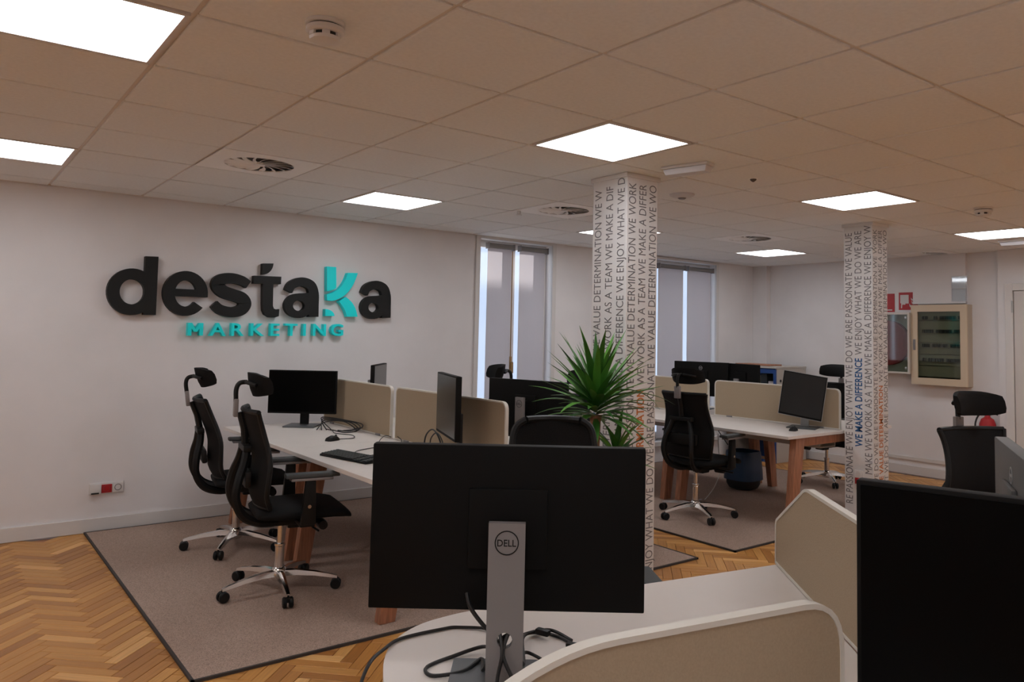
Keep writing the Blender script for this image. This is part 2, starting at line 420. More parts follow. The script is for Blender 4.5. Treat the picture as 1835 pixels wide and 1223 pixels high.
# ---- swirl air diffusers
def mk_diff():
    t = thing('air_vent', '', 'air vent')
    n = 40; p = .293; R = .20
    sq = []
    for i in range(n):
        a = 2*PI*i/n+PI/4; cx_, sy_ = math.cos(a), math.sin(a); k = p/max(abs(cx_), abs(sy_)); sq.append((cx_*k, sy_*k, -.003))
    ci = [(R*math.cos(2*PI*i/n+PI/4), R*math.sin(2*PI*i/n+PI/4), -.003) for i in range(n)]
    MB().ringprism(sq, ci, (0, 0, .006)).build('plate', 'ceiling_plate', t, 0)
    MB().lathe([(R+.004, .02), (R+.004, .024)], 30).build('plenum', 'vent_dark', t)
    MB().lathe([(.035, -.006), (.035, .01)], 16).build('hub', 'ceiling_plate', t)
    NB = 16
    for k in range(NB):
        a = 2*PI*k/NB; ca, sa = math.cos(a), math.sin(a); ta = a+.42
        def P(r, w, z, aa): return (r*math.cos(aa)-w*math.sin(aa), r*math.sin(aa)+w*math.cos(aa), z)
        b_ = MB(); rr = []
        for q in range(5):
            f = q/4; r = .03+(R-.028)*f; aa = a+.42*f; wd = .004+.009*f
            rr.append([P(r, -wd, -.003, aa), P(r, wd, .005, aa), P(r, wd, .0075, aa), P(r, -wd, -.0005, aa)])
        b_.loft(rr).build('blade', 'ceiling_plate', t, 0)
    return t
D0 = mk_diff()
DLAB = ['white square swirl air vent in the ceiling before the wall lettering', 'square swirl air vent in the ceiling above the first window',
        'square swirl air vent in the ceiling between the two printed columns', 'small looking swirl air vent in the ceiling above the fuse cabinet',
        'swirl air vent tile at the ceiling edge near the door side']
for k, c in enumerate(DIFF_CELLS):
    t = D0 if k == 0 else copy_tree(D0); t.location = (GX+.6*c[0]+.3, GY+.6*c[1]+.3, H); t['label'] = DLAB[k]; t['group'] = 'square ceiling air vents'

# ---- windows
def window(n, x0, x1, z0, z1, blinds, handle):
    wd = bpy.data.objects.new('window_%d' % n, None); COL.objects.link(wd); struct(wd)
    b = MB()   # surround on the wall face
    b.box(x0-.05, x0, YW-.02, YW, z0-.05, z1+.03, .004).box(x1, x1+.05, YW-.02, YW, z0-.05, z1+.03, .004).box(x0, x1, YW-.02, YW, z1, z1+.03, .004)
    b.build('window_surround', 'white_trim', wd, 0)
    MB().box(x0-.06, x1+.06, YW-.05, YW, z0-.05, z0, .004).build('window_sill', 'white_trim', wd, 0)
    b = MB(); yf = YW+.10
    b.box(x0, x0+.03, yf, yf+.06, z0, z1).box(x1-.03, x1, yf, yf+.06, z0, z1).box(x0+.03, x1-.03, yf, yf+.06, z1-.03, z1).box(x0+.03, x1-.03, yf, yf+.06, z0, z0+.04)
    b.build('window_frame', 'white_trim', wd, 0)
    xm = (x0+x1)/2
    for a, c in ((x0+.03, xm-.002), (xm+.002, x1-.03)):
        b = MB()
        b.box(a, a+.035, yf-.02, yf+.03, z0+.04, z1-.03, .004).box(c-.035, c, yf-.02, yf+.03, z0+.04, z1-.03, .004)
        b.box(a+.035, c-.035, yf-.02, yf+.03, z1-.075, z1-.03).box(a+.035, c-.035, yf-.02, yf+.03, z0+.04, z0+.10)
        lf = b.build('window_leaf', 'white_trim', wd, 0)
        MB().box(a+.035, c-.035, yf, yf+.006, z0+.10, z1-.075).build('pane', 'glass', lf, 0)
    if handle:
        h = MB(); h.box(xm-.012, xm+.012, yf-.03, yf-.021, 1.10, 1.26, .003); h.tube([(xm, yf-.03, 1.20), (xm, yf-.06, 1.20), (xm, yf-.062, 1.09)], .010, 8)
        h.build('window_handle', 'handle_brass', wd)
        MB().tube([(xm, yf-.022, 1.25), (xm, yf-.022, z1-.09)], .005, 6).build('bolt_rod', 'handle_brass', wd)
    return wd
def blind(x0, x1, zt, zb, y, label):
    t = thing('roller_blind', label, 'blind', ((x0+x1)/2, y, zb), 0, 'grey roller blinds at the windows')
    hw = (x1-x0)/2; h = zt-zb
    MB().lathe([(.026, -hw-.01), (.026, hw+.01)], 16, (0, 0, h-.03), 'x').build('tube', 'blind_tube', t)
    mesh_from('fabric', [(-hw, .019, .02), (hw, .019, .02), (hw, .019, h-.03), (-hw, .019, h-.03)], [(0, 1, 2, 3)], 'blind_fabric', t)
    MB().box(-hw, hw, .012, .026, 0, .022, .003).build('bottom_bar', 'blind_tube', t)
    for s in (-1, 1): MB().box(s*(hw+.012)-.004, s*(hw+.012)+.004, -.03, .035, h-.065, h, .002).build('bracket', 'stand_grey', t)
window(1, *WIN[0], None, True)
blind(4.415, 4.715, 2.42, .26, YW+.015, 'grey roller blind on the first window, leaf nearer the wall lettering')
blind(4.82, 5.16, 2.42, .26, YW+.015, 'grey roller blind on the first window, leaf nearer the printed column')
window(2, *WIN[1], None, False)
blind(6.93, 7.37, 2.395, .26, YW+.015, 'grey roller blind on the second window, leaf nearer the first window')
blind(7.46, 7.915, 2.395, .26, YW+.015, 'grey roller blind on the second window, leaf nearer the room corner')
# neighbouring house across the street (shades the lower part of the windows)
nb = thing('neighbour_house', 'pale house front across the street behind the windows', 'building', (10, 17, -6))
MB().box(-16, 7.9, -2, 4, 0, 11.80).build('house_wall', 'facade', nb, 0)
MB().box(7.91, 40, -2, -1.5, 0, 15).build('house_wall', 'facade', nb, 0)

# ---- columns with printed lettering
def column(name, label, x0, x1, y0, y1, left, right, ref, reflen):
    _, _, ra, rc = text_mesh(ref, 1, -.0005); SX = reflen/(rc-ra)
    t = thing(name, label, 'column', ((x0+x1)/2, (y0+y1)/2, 0))
    hx, hy = (x1-x0)/2, (y1-y0)/2
    MB().box(-hx, hx, -hy, hy, 0, H-.003, .004).build('shaft', 'column_film', t, 0)
    MB().box(-hx-.012, hx+.012, -hy-.012, hy+.012, H-.03, H-.003, .002).build('collar', 'column_film', t, 0)
    CAP = .062                                           # capital height of the print
    for face, lines in (('L', left), ('R', right)):
        W = 2*(hy if face == 'L' else hx)
        for k, (ztop, segs) in enumerate(lines):
            z = ztop                                      # lay the segments from the top down
            for txt, mt in segs[::-1]:
                bold = .020 if mt != 'column_ink' else -.0005
                V, F, a, c = text_mesh(txt, 1, bold)
                capn = .70; sy = CAP/capn; sx = SX if mt == 'column_ink' else SX*.98
                ln = (c-a)*sx
                lo = z-ln
                # clip letters below the floor by shortening the text
                base = ((k+1)*W/3.0)-(W/3-CAP)/2          # distance of the baseline from the left edge of the face
                out = []
                for v in V:
                    zz = lo+(v.x-a)*sx; d_ = base-v.y*sy
                    if face == 'L': out.append((-hx-.0012, hy-d_, zz))
                    else: out.append((-hx+d_, -hy-.0012, zz))
                keep = [f for f in F if min(out[i][2] for i in f) > .01]
                if keep: mesh_from('lettering', out, keep, mt, t)
                z = lo-.028
    return t
K = 'column_ink'
column('printed_column', 'square pale column with printed words standing behind the yucca plant', 3.24, 3.505, 3.275, 3.575,
    [(2.40, [('WE ARE', 'ink_blue'), ('PASSIONATE', 'ink_blue'), ('WE VALUE DETERMINATION WE W', K)]),
     (2.41, [('PASSIONATE WE VALUE DETERMINATION WE WORK AS A TEAM WE MAKE A DIF', K)]),
     (2.45, [('DETERMINATION WE WORK AS A TEAM WE MAKE A DIFFERENCE WE ENJOY WHAT WE D', K)])],
    [(2.42, [('ENJOY WHAT WE DO WE ARE PASSIONATE WE VALUE DETERMINATION WE WORK', K)]),
     (2.42, [('WE VALUE DETERMINATION', 'ink_orange'), ('WE WORK AS A TEAM WE MAKE A DIFFER', K)]),
     (2.425, [('WE ENJOY WHAT WE DO WE ARE PASSIONATE WE VALUE DETERMINATION WE WO', K)])],
    'JOY WHAT WE DO WE ARE PASSIONATE WE VALUE DETERMINATION WE WO', 2.28)
c2 = column('printed_column', 'square pale column with printed words standing before the fire cabinets', 6.045, 6.285, 3.262, 3.512,
    [(2.40, [('RE PASSIONATE WE ENJOY WHAT WE DO WE ARE PASSIONATE WE VALUE', K)]),
     (2.41, [('WE MAKE A DIFFERENCE', 'ink_blue'), ('WE ENJOY WHAT WE DO WE ARE', K)]),
     (2.45, [('MAKE WE WORK AS A TEAM WE MAKE A DIFFERENCE WE ENJOY W', K)])],
    [(2.42, [('WE DO WE ARE PASSIONATE WE VALUE DETERMINATION WE WORK', K)]),
     (2.42, [('WE VALUE DETERMINATION', 'ink_orange'), ('WE WORK AS A TEAM WE MAKE A DIFFER', K)]),
     (2.425, [('ENJOY WHAT WE DO WE ARE PASSIONATE WE VALUE DETERMINATION WE WO', K)])],
    'RE PASSIONATE WE ENJOY WHAT WE DO WE ARE PASSIONATE WE VALUE', 2.24)
t = thing('socket_box', 'small white wall socket with a red insert on the column before the fire cabinets', 'socket', (6.044, 3.385, .375))
MB().box(-.014, -.002, -.034, .034, -.055, .065, .004).build('cover', 'outlet_white', t)
MB().box(-.020, -.0142, -.026, .026, -.045, .005, .002).build('red_insert', 'red', t)
MB().lathe([(.020, -.0175), (.020, -.0142)], 16, (0, 0, .035), 'x').build('socket_ring', 'white_trim', t)

# ================================================================== WALL LETTERING
sg = thing('wall_sign', 'black and teal raised company lettering on the plain wall', 'wall sign', (0, YW, 1.4))
YB, YF = -.001, -.060
def P2(pts): return [(x, YB, z-1.4) for x, z in pts]
class LT(MB):
    k = 0
    def off(s): s.k += 1; return Vector((0, YF-YB+.0006*s.k, 0))
    def poly(s, pts): s.prism(P2(pts), s.off()); return s
    def band(s, cx, cz, rx, rz, tx, tz, a0, a1, n=28):
        full = abs(a1-a0) >= 359.9
        A = [math.radians(a0+(a1-a0)*i/n) for i in range(n if full else n+1)]
        o_ = [(cx+rx*math.cos(a), cz+rz*math.sin(a)) for a in A]; i_ = [(cx+(rx-tx)*math.cos(a), cz+(rz-tz)*math.sin(a)) for a in A]
        if full: s.ringprism(P2(o_), P2(i_), s.off())
        else: s.strip(o_, i_)
        return s
    def strip(s, A, B):
        n = len(A); off = s.off(); a = [Vector(p) for p in P2(A)]; b = [Vector(p) for p in P2(B)]
        s.loft([[a[i], b[i], b[i]+off, a[i]+off] for i in range(n)]); return s
    def stroke(s, pts, wds):
        P = smoothpath([(x, 0, z) for x, z in pts], 8); n = len(P); A = []; B = []
        for i, p in enumerate(P):
            tt = (P[min(i+1, n-1)]-P[max(i-1, 0)]).normalized(); nn = Vector((-tt.z, 0, tt.x)); f = i/(n-1)*(len(wds)-1); k = min(int(f), len(wds)-2)
            wd = wds[k]+(wds[k+1]-wds[k])*(f-k); q = p+nn*wd/2; r = p-nn*wd/2; A.append((q.x, q.z)); B.append((r.x, r.z))
        s.strip(A, B); return s
# d
LT().band(1.163, 1.748, .166, .174, .083, .080, 0, 360, 40).poly([(1.246, 1.578), (1.333, 1.580), (1.331, 2.023), (1.242, 2.020)]).build('letter', 'logo_black', sg, 30)
# e
LT().band(1.538, 1.754, .163, .174, .083, .072, -3, 322, 36).poly([(1.44, 1.731), (1.7008, 1.731), (1.697, 1.787), (1.44, 1.787)]).build('letter', 'logo_black', sg, 30)
# s
LT().stroke([(2.012, 1.848), (1.960, 1.878), (1.880, 1.893), (1.800, 1.878), (1.772, 1.835), (1.815, 1.785), (1.900, 1.758), (1.965, 1.735), (1.992, 1.690), (1.960, 1.640), (1.885, 1.621), (1.800, 1.640), (1.752, 1.682)],
            [.066, .076, .082, .090, .098, .098, .095, .098, .098, .090, .082, .076, .066]).build('letter', 'logo_black', sg, 30)
# t with its cut-off top
lt = LT(); lt.poly([(2.052, 1.861), (2.277, 1.868), (2.277, 1.930), (2.052, 1.925)])
lt.poly([(2.128, 1.87), (2.213, 1.87), (2.217, 1.685), (2.226, 1.662), (2.246, 1.655), (2.272, 1.660), (2.270, 1.600), (2.235, 1.588), (2.190, 1.590), (2.155, 1.610), (2.138, 1.645), (2.133, 1.70)])
lt.build('letter', 'logo_black', sg, 30)
lt = LT(); lt.poly([(2.120, 2.030), (2.207, 2.036)]+[(2.120+.087*math.cos(a), 2.036-.098*math.sin(a)) for a in [PI/2*i/8 for i in range(1, 9)]]); lt.build('letter_top_cut', 'logo_black', sg, 30)
# a, twice
def small_a(dx, dz, kx):
    X = lambda x: 2.316+(x-2.316)*kx+dx
    q = LT()
    q.stroke([(X(2.345), 1.812+dz), (X(2.375), 1.868+dz), (X(2.455), 1.898+dz), (X(2.535), 1.872+dz), (X(2.565), 1.800+dz), (X(2.568), 1.70+dz), (X(2.570), 1.625+dz)], [.066, .072, .076, .084, .086, .086, .086])
    q.band(X(2.437), 1.694+dz, .121*kx, .104, .070*kx, .060, 0, 360, 30)
    q.stroke([(X(2.440), 1.768+dz), (X(2.50), 1.775+dz), (X(2.56), 1.785+dz)], [.062, .060, .060])
    q.poly([(X(2.527), 1.602+dz), (X(2.614), 1.606+dz), (X(2.613), 1.66+dz), (X(2.527), 1.66+dz)])
    q.build('letter', 'logo_black', sg, 30)
small_a(0, 0, 1); small_a(.690, .012, .98)
# k in teal: stem, arm, leg and dot
def teal(pts, nm='letter_piece'): return LT().poly(pts).build(nm, 'logo_teal', sg, 30, 'teal piece of the letter k')
teal([(2.672, 2.044), (2.757, 2.045), (2.765, 1.862), (2.740, 1.846), (2.710, 1.835), (2.680, 1.830)])
A_ = smoothpath([(2.680, 0, 1.802), (2.735, 0, 1.822), (2.789, 0, 1.858), (2.838, 0, 1.925), (2.868, 0, 2.002)], 6)
B_ = smoothpath([(2.686, 0, 1.752), (2.752, 0, 1.752), (2.849, 0, 1.805), (2.920, 0, 1.897), (2.962, 0, 2.006)], 6)
q = LT(); q.strip([(p.x, p.z) for p in A_], [(p.x, p.z) for p in B_]); q.build('letter_piece', 'logo_teal', sg, 30, 'teal piece of the letter k')
A_ = smoothpath([(2.793, 0, 1.748), (2.832, 0, 1.702), (2.856, 0, 1.662), (2.874, 0, 1.615)], 6)
B_ = smoothpath([(2.858, 0, 1.788), (2.912, 0, 1.745), (2.950, 0, 1.690), (2.974, 0, 1.618)], 6)
q = LT(); q.strip([(p.x, p.z) for p in A_], [(p.x, p.z) for p in B_]); q.build('letter_piece', 'logo_teal', sg, 30, 'teal piece of the letter k')
teal([(2.672, 1.614), (2.758, 1.617)]+[(2.672+.085*math.cos(a), 1.617+.058*math.sin(a)) for a in [PI/2*i/7 for i in range(1, 8)]])
# second line
for ch, cx in zip('MARKETING', (1.622, 1.790, 1.943, 2.100, 2.245, 2.382, 2.496, 2.629, 2.789)):
    if ch == 'M':
        xl, xr, z0, hz, st = cx-.056, cx+.056, 1.428, .100, .027
        LT().poly([(xl, z0), (xl+st, z0), (xl+st, z0+hz), (xl, z0+hz)]).poly([(xr-st, z0+.002), (xr, z0+.002), (xr, z0+hz), (xr-st, z0+hz)]).poly([(xl, z0+hz-.0005), (xl+.030, z0+hz-.0005), (cx+.012, z0+.030), (cx-.012, z0+.030)]).poly([(xr-.030, z0+hz-.001), (xr, z0+hz-.001), (cx+.012, z0+.031), (cx-.012, z0+.031)]).build('letter', 'logo_teal', sg, 30)
        continue
    V, F, a, c = text_mesh(ch, 1, .018, .5)
    z0 = 1.428+(cx-1.6)*.0165; sy = .100/.70; sx = sy*1.22
    out = [(cx+(v.x-(a+c)/2)*sx, YB+(-.5-v.z)*.055, z0+v.y*sy-1.4) for v in V]
    o = mesh_from('letter', out, F, 'logo_teal', sg)

# ================================================================== OFFICE CHAIR
def ellipse_ring(c, ax, ay, n=16, e=2.6):
    out = []
    for i in range(n):
        a = 2*PI*i/n; ca, sa = math.cos(a), math.sin(a)
        k = (abs(ca)**e+abs(sa)**e)**(-1/e); out.append(Vector(c)+Vector(ax)*(ca*k)+Vector(ay)*(sa*k))
    return out
def make_chair(headrest=True, wide=1.0, top=1.03, spin=0):
    t = thing('office_chair', '', 'chair')
    sb = MB().lathe([(.030, .055), (.042, .065), (.046, .10), (.036, .125), (.030, .13)], 18).build('star_base', 'chrome', t)
    sm = cm = None
    for k in range(5):
        a = spin+2*PI*k/5
        if sm is None:
            q = MB(); rings = []
            for r, z, wd, hh in ((.030, .098, .024, .026), (.10, .100, .022, .024), (.20, .090, .018, .019), (.29, .074, .014, .015), (.325, .066, .012, .011)):
                rings.append([(r, -wd, z-hh*.6), (r, wd, z-hh*.6), (r, wd*.75, z+hh*.55), (r, 0, z+hh*.75), (r, -wd*.75, z+hh*.55)])
            q.loft(rings); sm = q.mesh('spoke', 'chrome', 30)
            q = MB()
            for s in (-1, 1): q.lathe([(.012, s*.006), (.027, s*.008), (.029, s*.014), (.029, s*.022), (.024, s*.027)], 16, (.318, 0, .029), 'y')
            q.tube([(.318, 0, .035), (.318, 0, .066)], .009, 8); q.box(.300, .336, -.010, .010, .030, .054, .004)
            cm = q.mesh('caster', 'black_plastic', 35)
        inst('spoke', sm, sb, (0, 0, 0), (0, 0, a)); 
        c = inst('caster', cm, sb, (0, 0, 0), (0, 0, a)); 
    gl = MB().lathe([(.026, .12), (.026, .245), (.030, .25), (.030, .262), (.016, .264), (.016, .40)], 18).build('gas_lift', 'chrome', t)
    me_ = MB().box(-.13, .13, -.085, .085, .375, .425, .012).box(-.05, .05, -.05, .05, .35, .38, .01).build('tilt_mechanism', 'black_plastic', t)
    MB().tube([(.06, -.06, .385), (.06, -.20, .38), (.075, -.26, .375)], .006, 8).build('lever', 'black_plastic', me_)
    MB().lathe([(.025, -.14), (.028, -.11), (.028, -.06)], 12, (.13, 0, .372), 'y').build('tension_knob', 'black_plastic', me_)
    # seat: cushion with a waterfall front
    q = MB(); rings = []
    for x, zt, zb, hw in ((-.235, .470, .438, .19), (-.20, .492, .428, .225), (-.10, .497, .424, .245), (.05, .498, .424, .252), (.17, .494, .424, .250), (.235, .478, .420, .240), (.268, .452, .415, .215)):
        rings.append(ellipse_ring((x, 0, (zt+zb)/2), (0, hw*wide, 0), (0, 0, (zt-zb)/2), 20, 3.2))
    q.loft(rings); q.build('seat', 'black_soft', t, 60)
    # backrest: curved mesh in a frame
    zt = top
    prof = [(-.225, .50, .205), (-.250, .57, .228), (-.245, .66, .235), (-.238, .74, .228), (-.250, .82, .210), (-.272, .90, .198), (-.292, .97, .200), (-.308, zt-.006, .214)]
    if not headrest: prof = [(-.225, .50, .19), (-.245, .58, .21), (-.240, .70, .20), (-.245, .84, .18), (-.262, .96, .165), (-.280, 1.06, .158), (-.290, 1.12, .150), (-.294, 1.15, .134), (-.296, 1.168, .105)]
    q = MB(); rings = []; nseg = 12
    P = smoothpath([Vector(p) for p in prof], 3)
    for p in P:
        fr_, bk = [], []
        for i in range(nseg+1):
            f = -1+2*i/nseg; y = f*p.z*wide; cv = .050*(f*f)
            fr_.append((p.x+cv+.010, y, p.y)); bk.append((p.x+cv-.010, y, p.y))
        rings.append(fr_+bk[::-1])
    q.loft(rings); q.build('backrest', 'black_mesh', t, 50)
    # rim around the mesh
    q = MB()
    for s in (-1, 1): q.tube([(p.x+.050, s*p.z*wide, p.y) for p in P], .014, 8)
    q.tube([(P[-1].x+.050*f*f, f*P[-1].z*wide, P[-1].y) for f in [-1+2*i/10 for i in range(11)]], .014, 8)
    q.tube([(P[0].x+.050*f*f, f*P[0].z*wide, P[0].y) for f in [-1+2*i/10 for i in range(11)]], .013, 8)
    q.build('back_rim', 'black_plastic', t)
    # back frame: bow from under the seat up to the middle of the back
    q = MB()
    for s in (-1, 1):
        q.tube(smoothpath([(-.08, s*.06, .40), (-.20, s*.09, .405), (-.30, s*.12, .455), (-.345, s*.135, .55), (-.335, s*.13, .65), (-.305, s*.10, .74), (-.290, s*.07, .82)], 5), .019, 8, 1.3)
    q.box(-.315, -.27, -.11, .11, .80, .835, .008)
    if headrest: q.tube([(-.29, 0, .82), (-.300, 0, .92), (-.325, 0, 1.01)], .020, 8)
    bf = q.build('back_frame', 'black_plastic', t)
    MB().box(-.305, -.27, -.15, .15, .61, .70, .015).build('lumbar_support', 'black_plastic', t)
    # headrest
    if headrest:
        hp = MB().box(-.362, -.338, -.028, .028, .985, 1.085, .006).build('headrest_post', 'stand_grey', t)
        MB().tube(smoothpath([(-.35, 0, 1.07), (-.352, 0, 1.135), (-.335, 0, 1.172), (-.295, 0, 1.178)], 5), .013, 8).build('headrest_arm', 'black_plastic', hp)
        for s in (-1, 1):
            MB().tube(smoothpath([(-.305, s*.02, 1.178), (-.285, s*.085, 1.172), (-.262, s*.115, 1.165)], 4), .011, 8).build('yoke', 'black_plastic', hp)
        q = MB(); rings = []
        for i in range(15):
            f = -1+2*i/14; y = f*.150; cv = .062*abs(f)**2.0; hh = .066*(1-.30*abs(f)**4); cx = -.262+cv
            tl = .28
            ring = []
            for (dx, dz) in ((-.016, -hh), (.012, -hh*.95), (.022, -hh*.4), (.022, hh*.4), (.012, hh*.95), (-.016, hh), (-.022, hh*.4), (-.022, -hh*.4)):
                ring.append((cx+dx-dz*tl*.9, y, 1.165+dz))
            rings.append(ring)
        q.loft(rings); q.build('headrest', 'black_soft', t, 60)
    # armrests
    for s in (-1, 1):
        y = s*.285*wide; za = .659 if headrest else .639
        q = MB()
        q.hexa([(-.03, y-.018, .42), (.05, y-.018, .42), (.05, y+.018, .42), (-.03, y+.018, .42), (-.01, y-.016, za), (.045, y-.016, za), (.045, y+.016, za), (-.01, y+.016, za)], .006)
        q.box(-.03, .05, min(y, s*.10), max(y, s*.10), .405, .428, .005)
        ar = q.build('armrest_post', 'black_plastic', t)
        MB().lathe([(.010, s*.000), (.010, s*.008)], 12, (.012, y+s*.017, .52), 'y').build('height_button', 'chrome', ar)
        q = MB(); q.hexa([(-.12, y-.040, .668), (.175, y-.036, .668), (.175, y+.036, .668), (-.12, y+.040, .668), (-.12, y-.036, .692), (.165, y-.032, .692), (.165, y+.032, .692), (-.12, y+.036, .692)], .010)
        q.build('armrest_pad', 'arm_pad', t)
        MB().box(-.09, .135, y-.032, y+.032, .652, .667, .004).build('armrest_rim', 'stand_grey', t)
    for c in t.children:
        nm = c.name.split('.')[0]
        if nm not in ('star_base', 'gas_lift'): c.location.x = .08 if headrest else .0
        if nm in ('armrest_pad', 'armrest_rim'): c.location.z = .008 if headrest else -.012; c.location.x += .0 if headrest else .08
        if nm == 'armrest_post': c.location.x += .0 if headrest else .07
    return t
R = math.radians
CH = make_chair()
CH2 = make_chair(False)
def place(proto, first, x, y, z, face, spin, label, group=None):
    c = proto if first else copy_tree(proto)
    c.location = (x, y, z); c.rotation_euler = (0, 0, R(face)); c['label'] = label
    if group: c['group'] = group
    for ch in c.children:
        if ch.name.startswith('star_base'): ch.rotation_euler = (0, 0, R(spin-face))
    return c
ZR = .012                                         # top of the rugs
place(CH, True, 1.636, 4.414, ZR, -10, -29, 'black mesh office chair before the keyboard, farther from the plain wall', 'mesh office chairs')
ch2 = place(CH, False, 1.707, 5.443, ZR, -10, 19, 'black mesh office chair close to the lettered wall', 'mesh office chairs')
for c in ch2.children:                            # this one is tilted back a little
    if c.name.split('.')[0] in ('backrest', 'back_rim', 'back_frame', 'lumbar_support', 'headrest_post', 'headrest'):
        th = R(-7); px_, pz_ = -.15, .45
        c.rotation_euler = (0, th, 0)
        c.location = (c.location.x+px_-(px_*math.cos(th)+pz_*math.sin(th)), 0, pz_-(-px_*math.sin(th)+pz_*math.cos(th)))
place(CH, False, 3.56, 5.28, ZR, 160, 20, 'black mesh chair with headrest before the first window', 'mesh office chairs')
place(CH, False, 3.72, 4.30, ZR, 185, 40, 'black mesh chair mostly hidden behind the yucca leaves', 'mesh office chairs')
place(CH, False, 5.10, 4.30, ZR, 6, 27, 'black mesh office chair seen from behind, between column and corner desk', 'mesh office chairs')
place(CH, False, 7.45, 4.53, ZR, 178, 10, 'black mesh office chair behind the bench with the tilted square screen', 'mesh office chairs')
place(CH, False, 4.44, 1.71, 0, 247, 15, 'black mesh office chair near the fire extinguisher and the door', 'mesh office chairs')
place(CH2, True, 1.76, 2.07, 0, 240, 10, 'black task chair without headrest behind the large screen on the rounded desk')

# ================================================================== RUGS
def rug(name, label, a, b_, c, d, notch=None):
    t = thing(name, label, 'rug', ((a+b_)/2, (c+d)/2, 0))
    hx, hy = (b_-a)/2, (d-c)/2
    pts = [(-hx, -hy), (hx, -hy), (hx, hy), (-hx, hy)]
    if notch:
        n0, n1, n2 = notch[0]-(a+b_)/2, notch[1]-(a+b_)/2, notch[2]-(c+d)/2
        pts = [(-hx, -hy), (n0, -hy), (n0, n2), (n1, n2), (n1, -hy), (hx, -hy), (hx, hy), (-hx, hy)]
    MB().prism([(x, y, .0005) for x, y in pts], (0, 0, .0105)).build('pile', 'carpet', t, 0)
    e = MB(); n = len(pts)
    for i in range(n):
        p, q_ = Vector((*pts[i], 0)), Vector((*pts[(i+1) % n], 0)); dd = (q_-p).normalized()
        nn = Vector((dd.y, -dd.x, 0))
        A = p-dd*.006; B = q_+dd*.006
        e.prism([A+nn*.006+Vector((0, 0, .0004)), B+nn*.006+Vector((0, 0, .0004)), B-nn*.007+Vector((0, 0, .0004)), A-nn*.007+Vector((0, 0, .0004))], (0, 0, .0122))
    e.build('binding', 'carpet_binding', t, 0)
rug('rug', 'brown grey bound carpet under the bench by the lettered wall', *RUGS[0], notch=(3.22, 3.525, 3.595))
rug('rug', 'brown grey bound carpet under the bench by the second window', *RUGS[1], notch=(6.02, 6.31, 3.53))

# ================================================================== BENCHES
def bench(name, label, x0, x1, y0, y1):
    t = thing(name, label, 'desk', ((x0+x1)/2, (y0+y1)/2, ZR))
    hx, hy = (x1-x0)/2, (y1-y0)/2; zt = .74-ZR
    for sx in (-1, 1):
        for sy in (-1, 1):
            xa, xb = sorted((sx*.012, sx*hx)); ya, yb = sorted((sy*.0015, sy*hy))
            MB().box(xa, xb, ya, yb, zt-.025, zt, .002, 1).build('desk_top', 'desk_white', t, 0)
    for yy in (-hy+.05, -.09, .09, hy-.05):
        for sx in (-1, 1):
            xo = hx
            MB().hexa([(sx*(xo-.15), yy-.028, 0), (sx*(xo-.06), yy-.028, 0), (sx*(xo-.06), yy+.028, 0), (sx*(xo-.15), yy+.028, 0),
                       (sx*(xo-.26), yy-.03, zt-.026), (sx*(xo-.14), yy-.03, zt-.026), (sx*(xo-.14), yy+.03, zt-.026), (sx*(xo-.26), yy+.03, zt-.026)], .004).build('leg', 'leg_wood', t, 20)
        MB().box(-hx+.25, hx-.25, yy-.026, yy+.026, zt-.095, zt-.027, .003).build('cross_beam', 'leg_wood', t, 20)
    for sx in (-1, 1):
        MB().box(sx*.45-.03, sx*.45+.03, -hy+.08, hy-.08, zt-.075, zt-.04).build('rail', 'leg_wood', t, 0)
    q = MB(); q.box(-.12, .12, -hy+.15, -.15, zt-.16, zt-.15).box(-.12, -.11, -hy+.15, -.15, zt-.15, zt-.10).box(.11, .12, -hy+.15, -.15, zt-.15, zt-.10)
    q.box(-.12, .12, .15, hy-.15, zt-.16, zt-.15).box(-.12, -.11, .15, hy-.15, zt-.15, zt-.10).box(.11, .12, .15, hy-.15, zt-.15, zt-.10)
    q.build('cable_tray', 'office_beige', t, 0)
    return t
bench('bench_desk', 'white four place bench desk with wooden legs by the lettered wall', 1.80, 3.40, 3.58, 6.14)
bench('bench_desk', 'white four place bench desk with wooden legs carrying the tilted square screen', 5.30, 6.90, 3.55, 6.10)

def offset_in(pts, d):
    n = len(pts); out = []
    A = sum(pts[i][0]*pts[(i+1) % n][1]-pts[(i+1) % n][0]*pts[i][1] for i in range(n)); sg_ = 1 if A > 0 else -1
    for i in range(n):
        a, b_, c = Vector(pts[i-1]), Vector(pts[i]), Vector(pts[(i+1) % n])
        d1 = (b_-a).normalized(); d2_ = (c-b_).normalized(); n1 = Vector((-d1.y, d1.x))*sg_; n2 = Vector((-d2_.y, d2_.x))*sg_
        nn = (n1+n2); l = nn.length; nn = nn/l if l > 1e-6 else n1
        k = d/max(.3, nn.dot(n1)); out.append((b_.x+nn.x*k, b_.y+nn.y*k))
    return out
def rounded(pts, rad, n=6):
    out = []; N = len(pts)
    for i in range(N):
        a, b_, c = Vector(pts[i-1]), Vector(pts[i]), Vector(pts[(i+1) % N]); r = rad[i]
        if r <= 0: out.append(tuple(b_)); continue
        p = b_+(a-b_).normalized()*r; q_ = b_+(c-b_).normalized()*r
        for k in range(n+1):
            f = k/n; v = p*(1-f)**2+b_*2*f*(1-f)+q_*f*f; out.append((v.x, v.y))
    return out
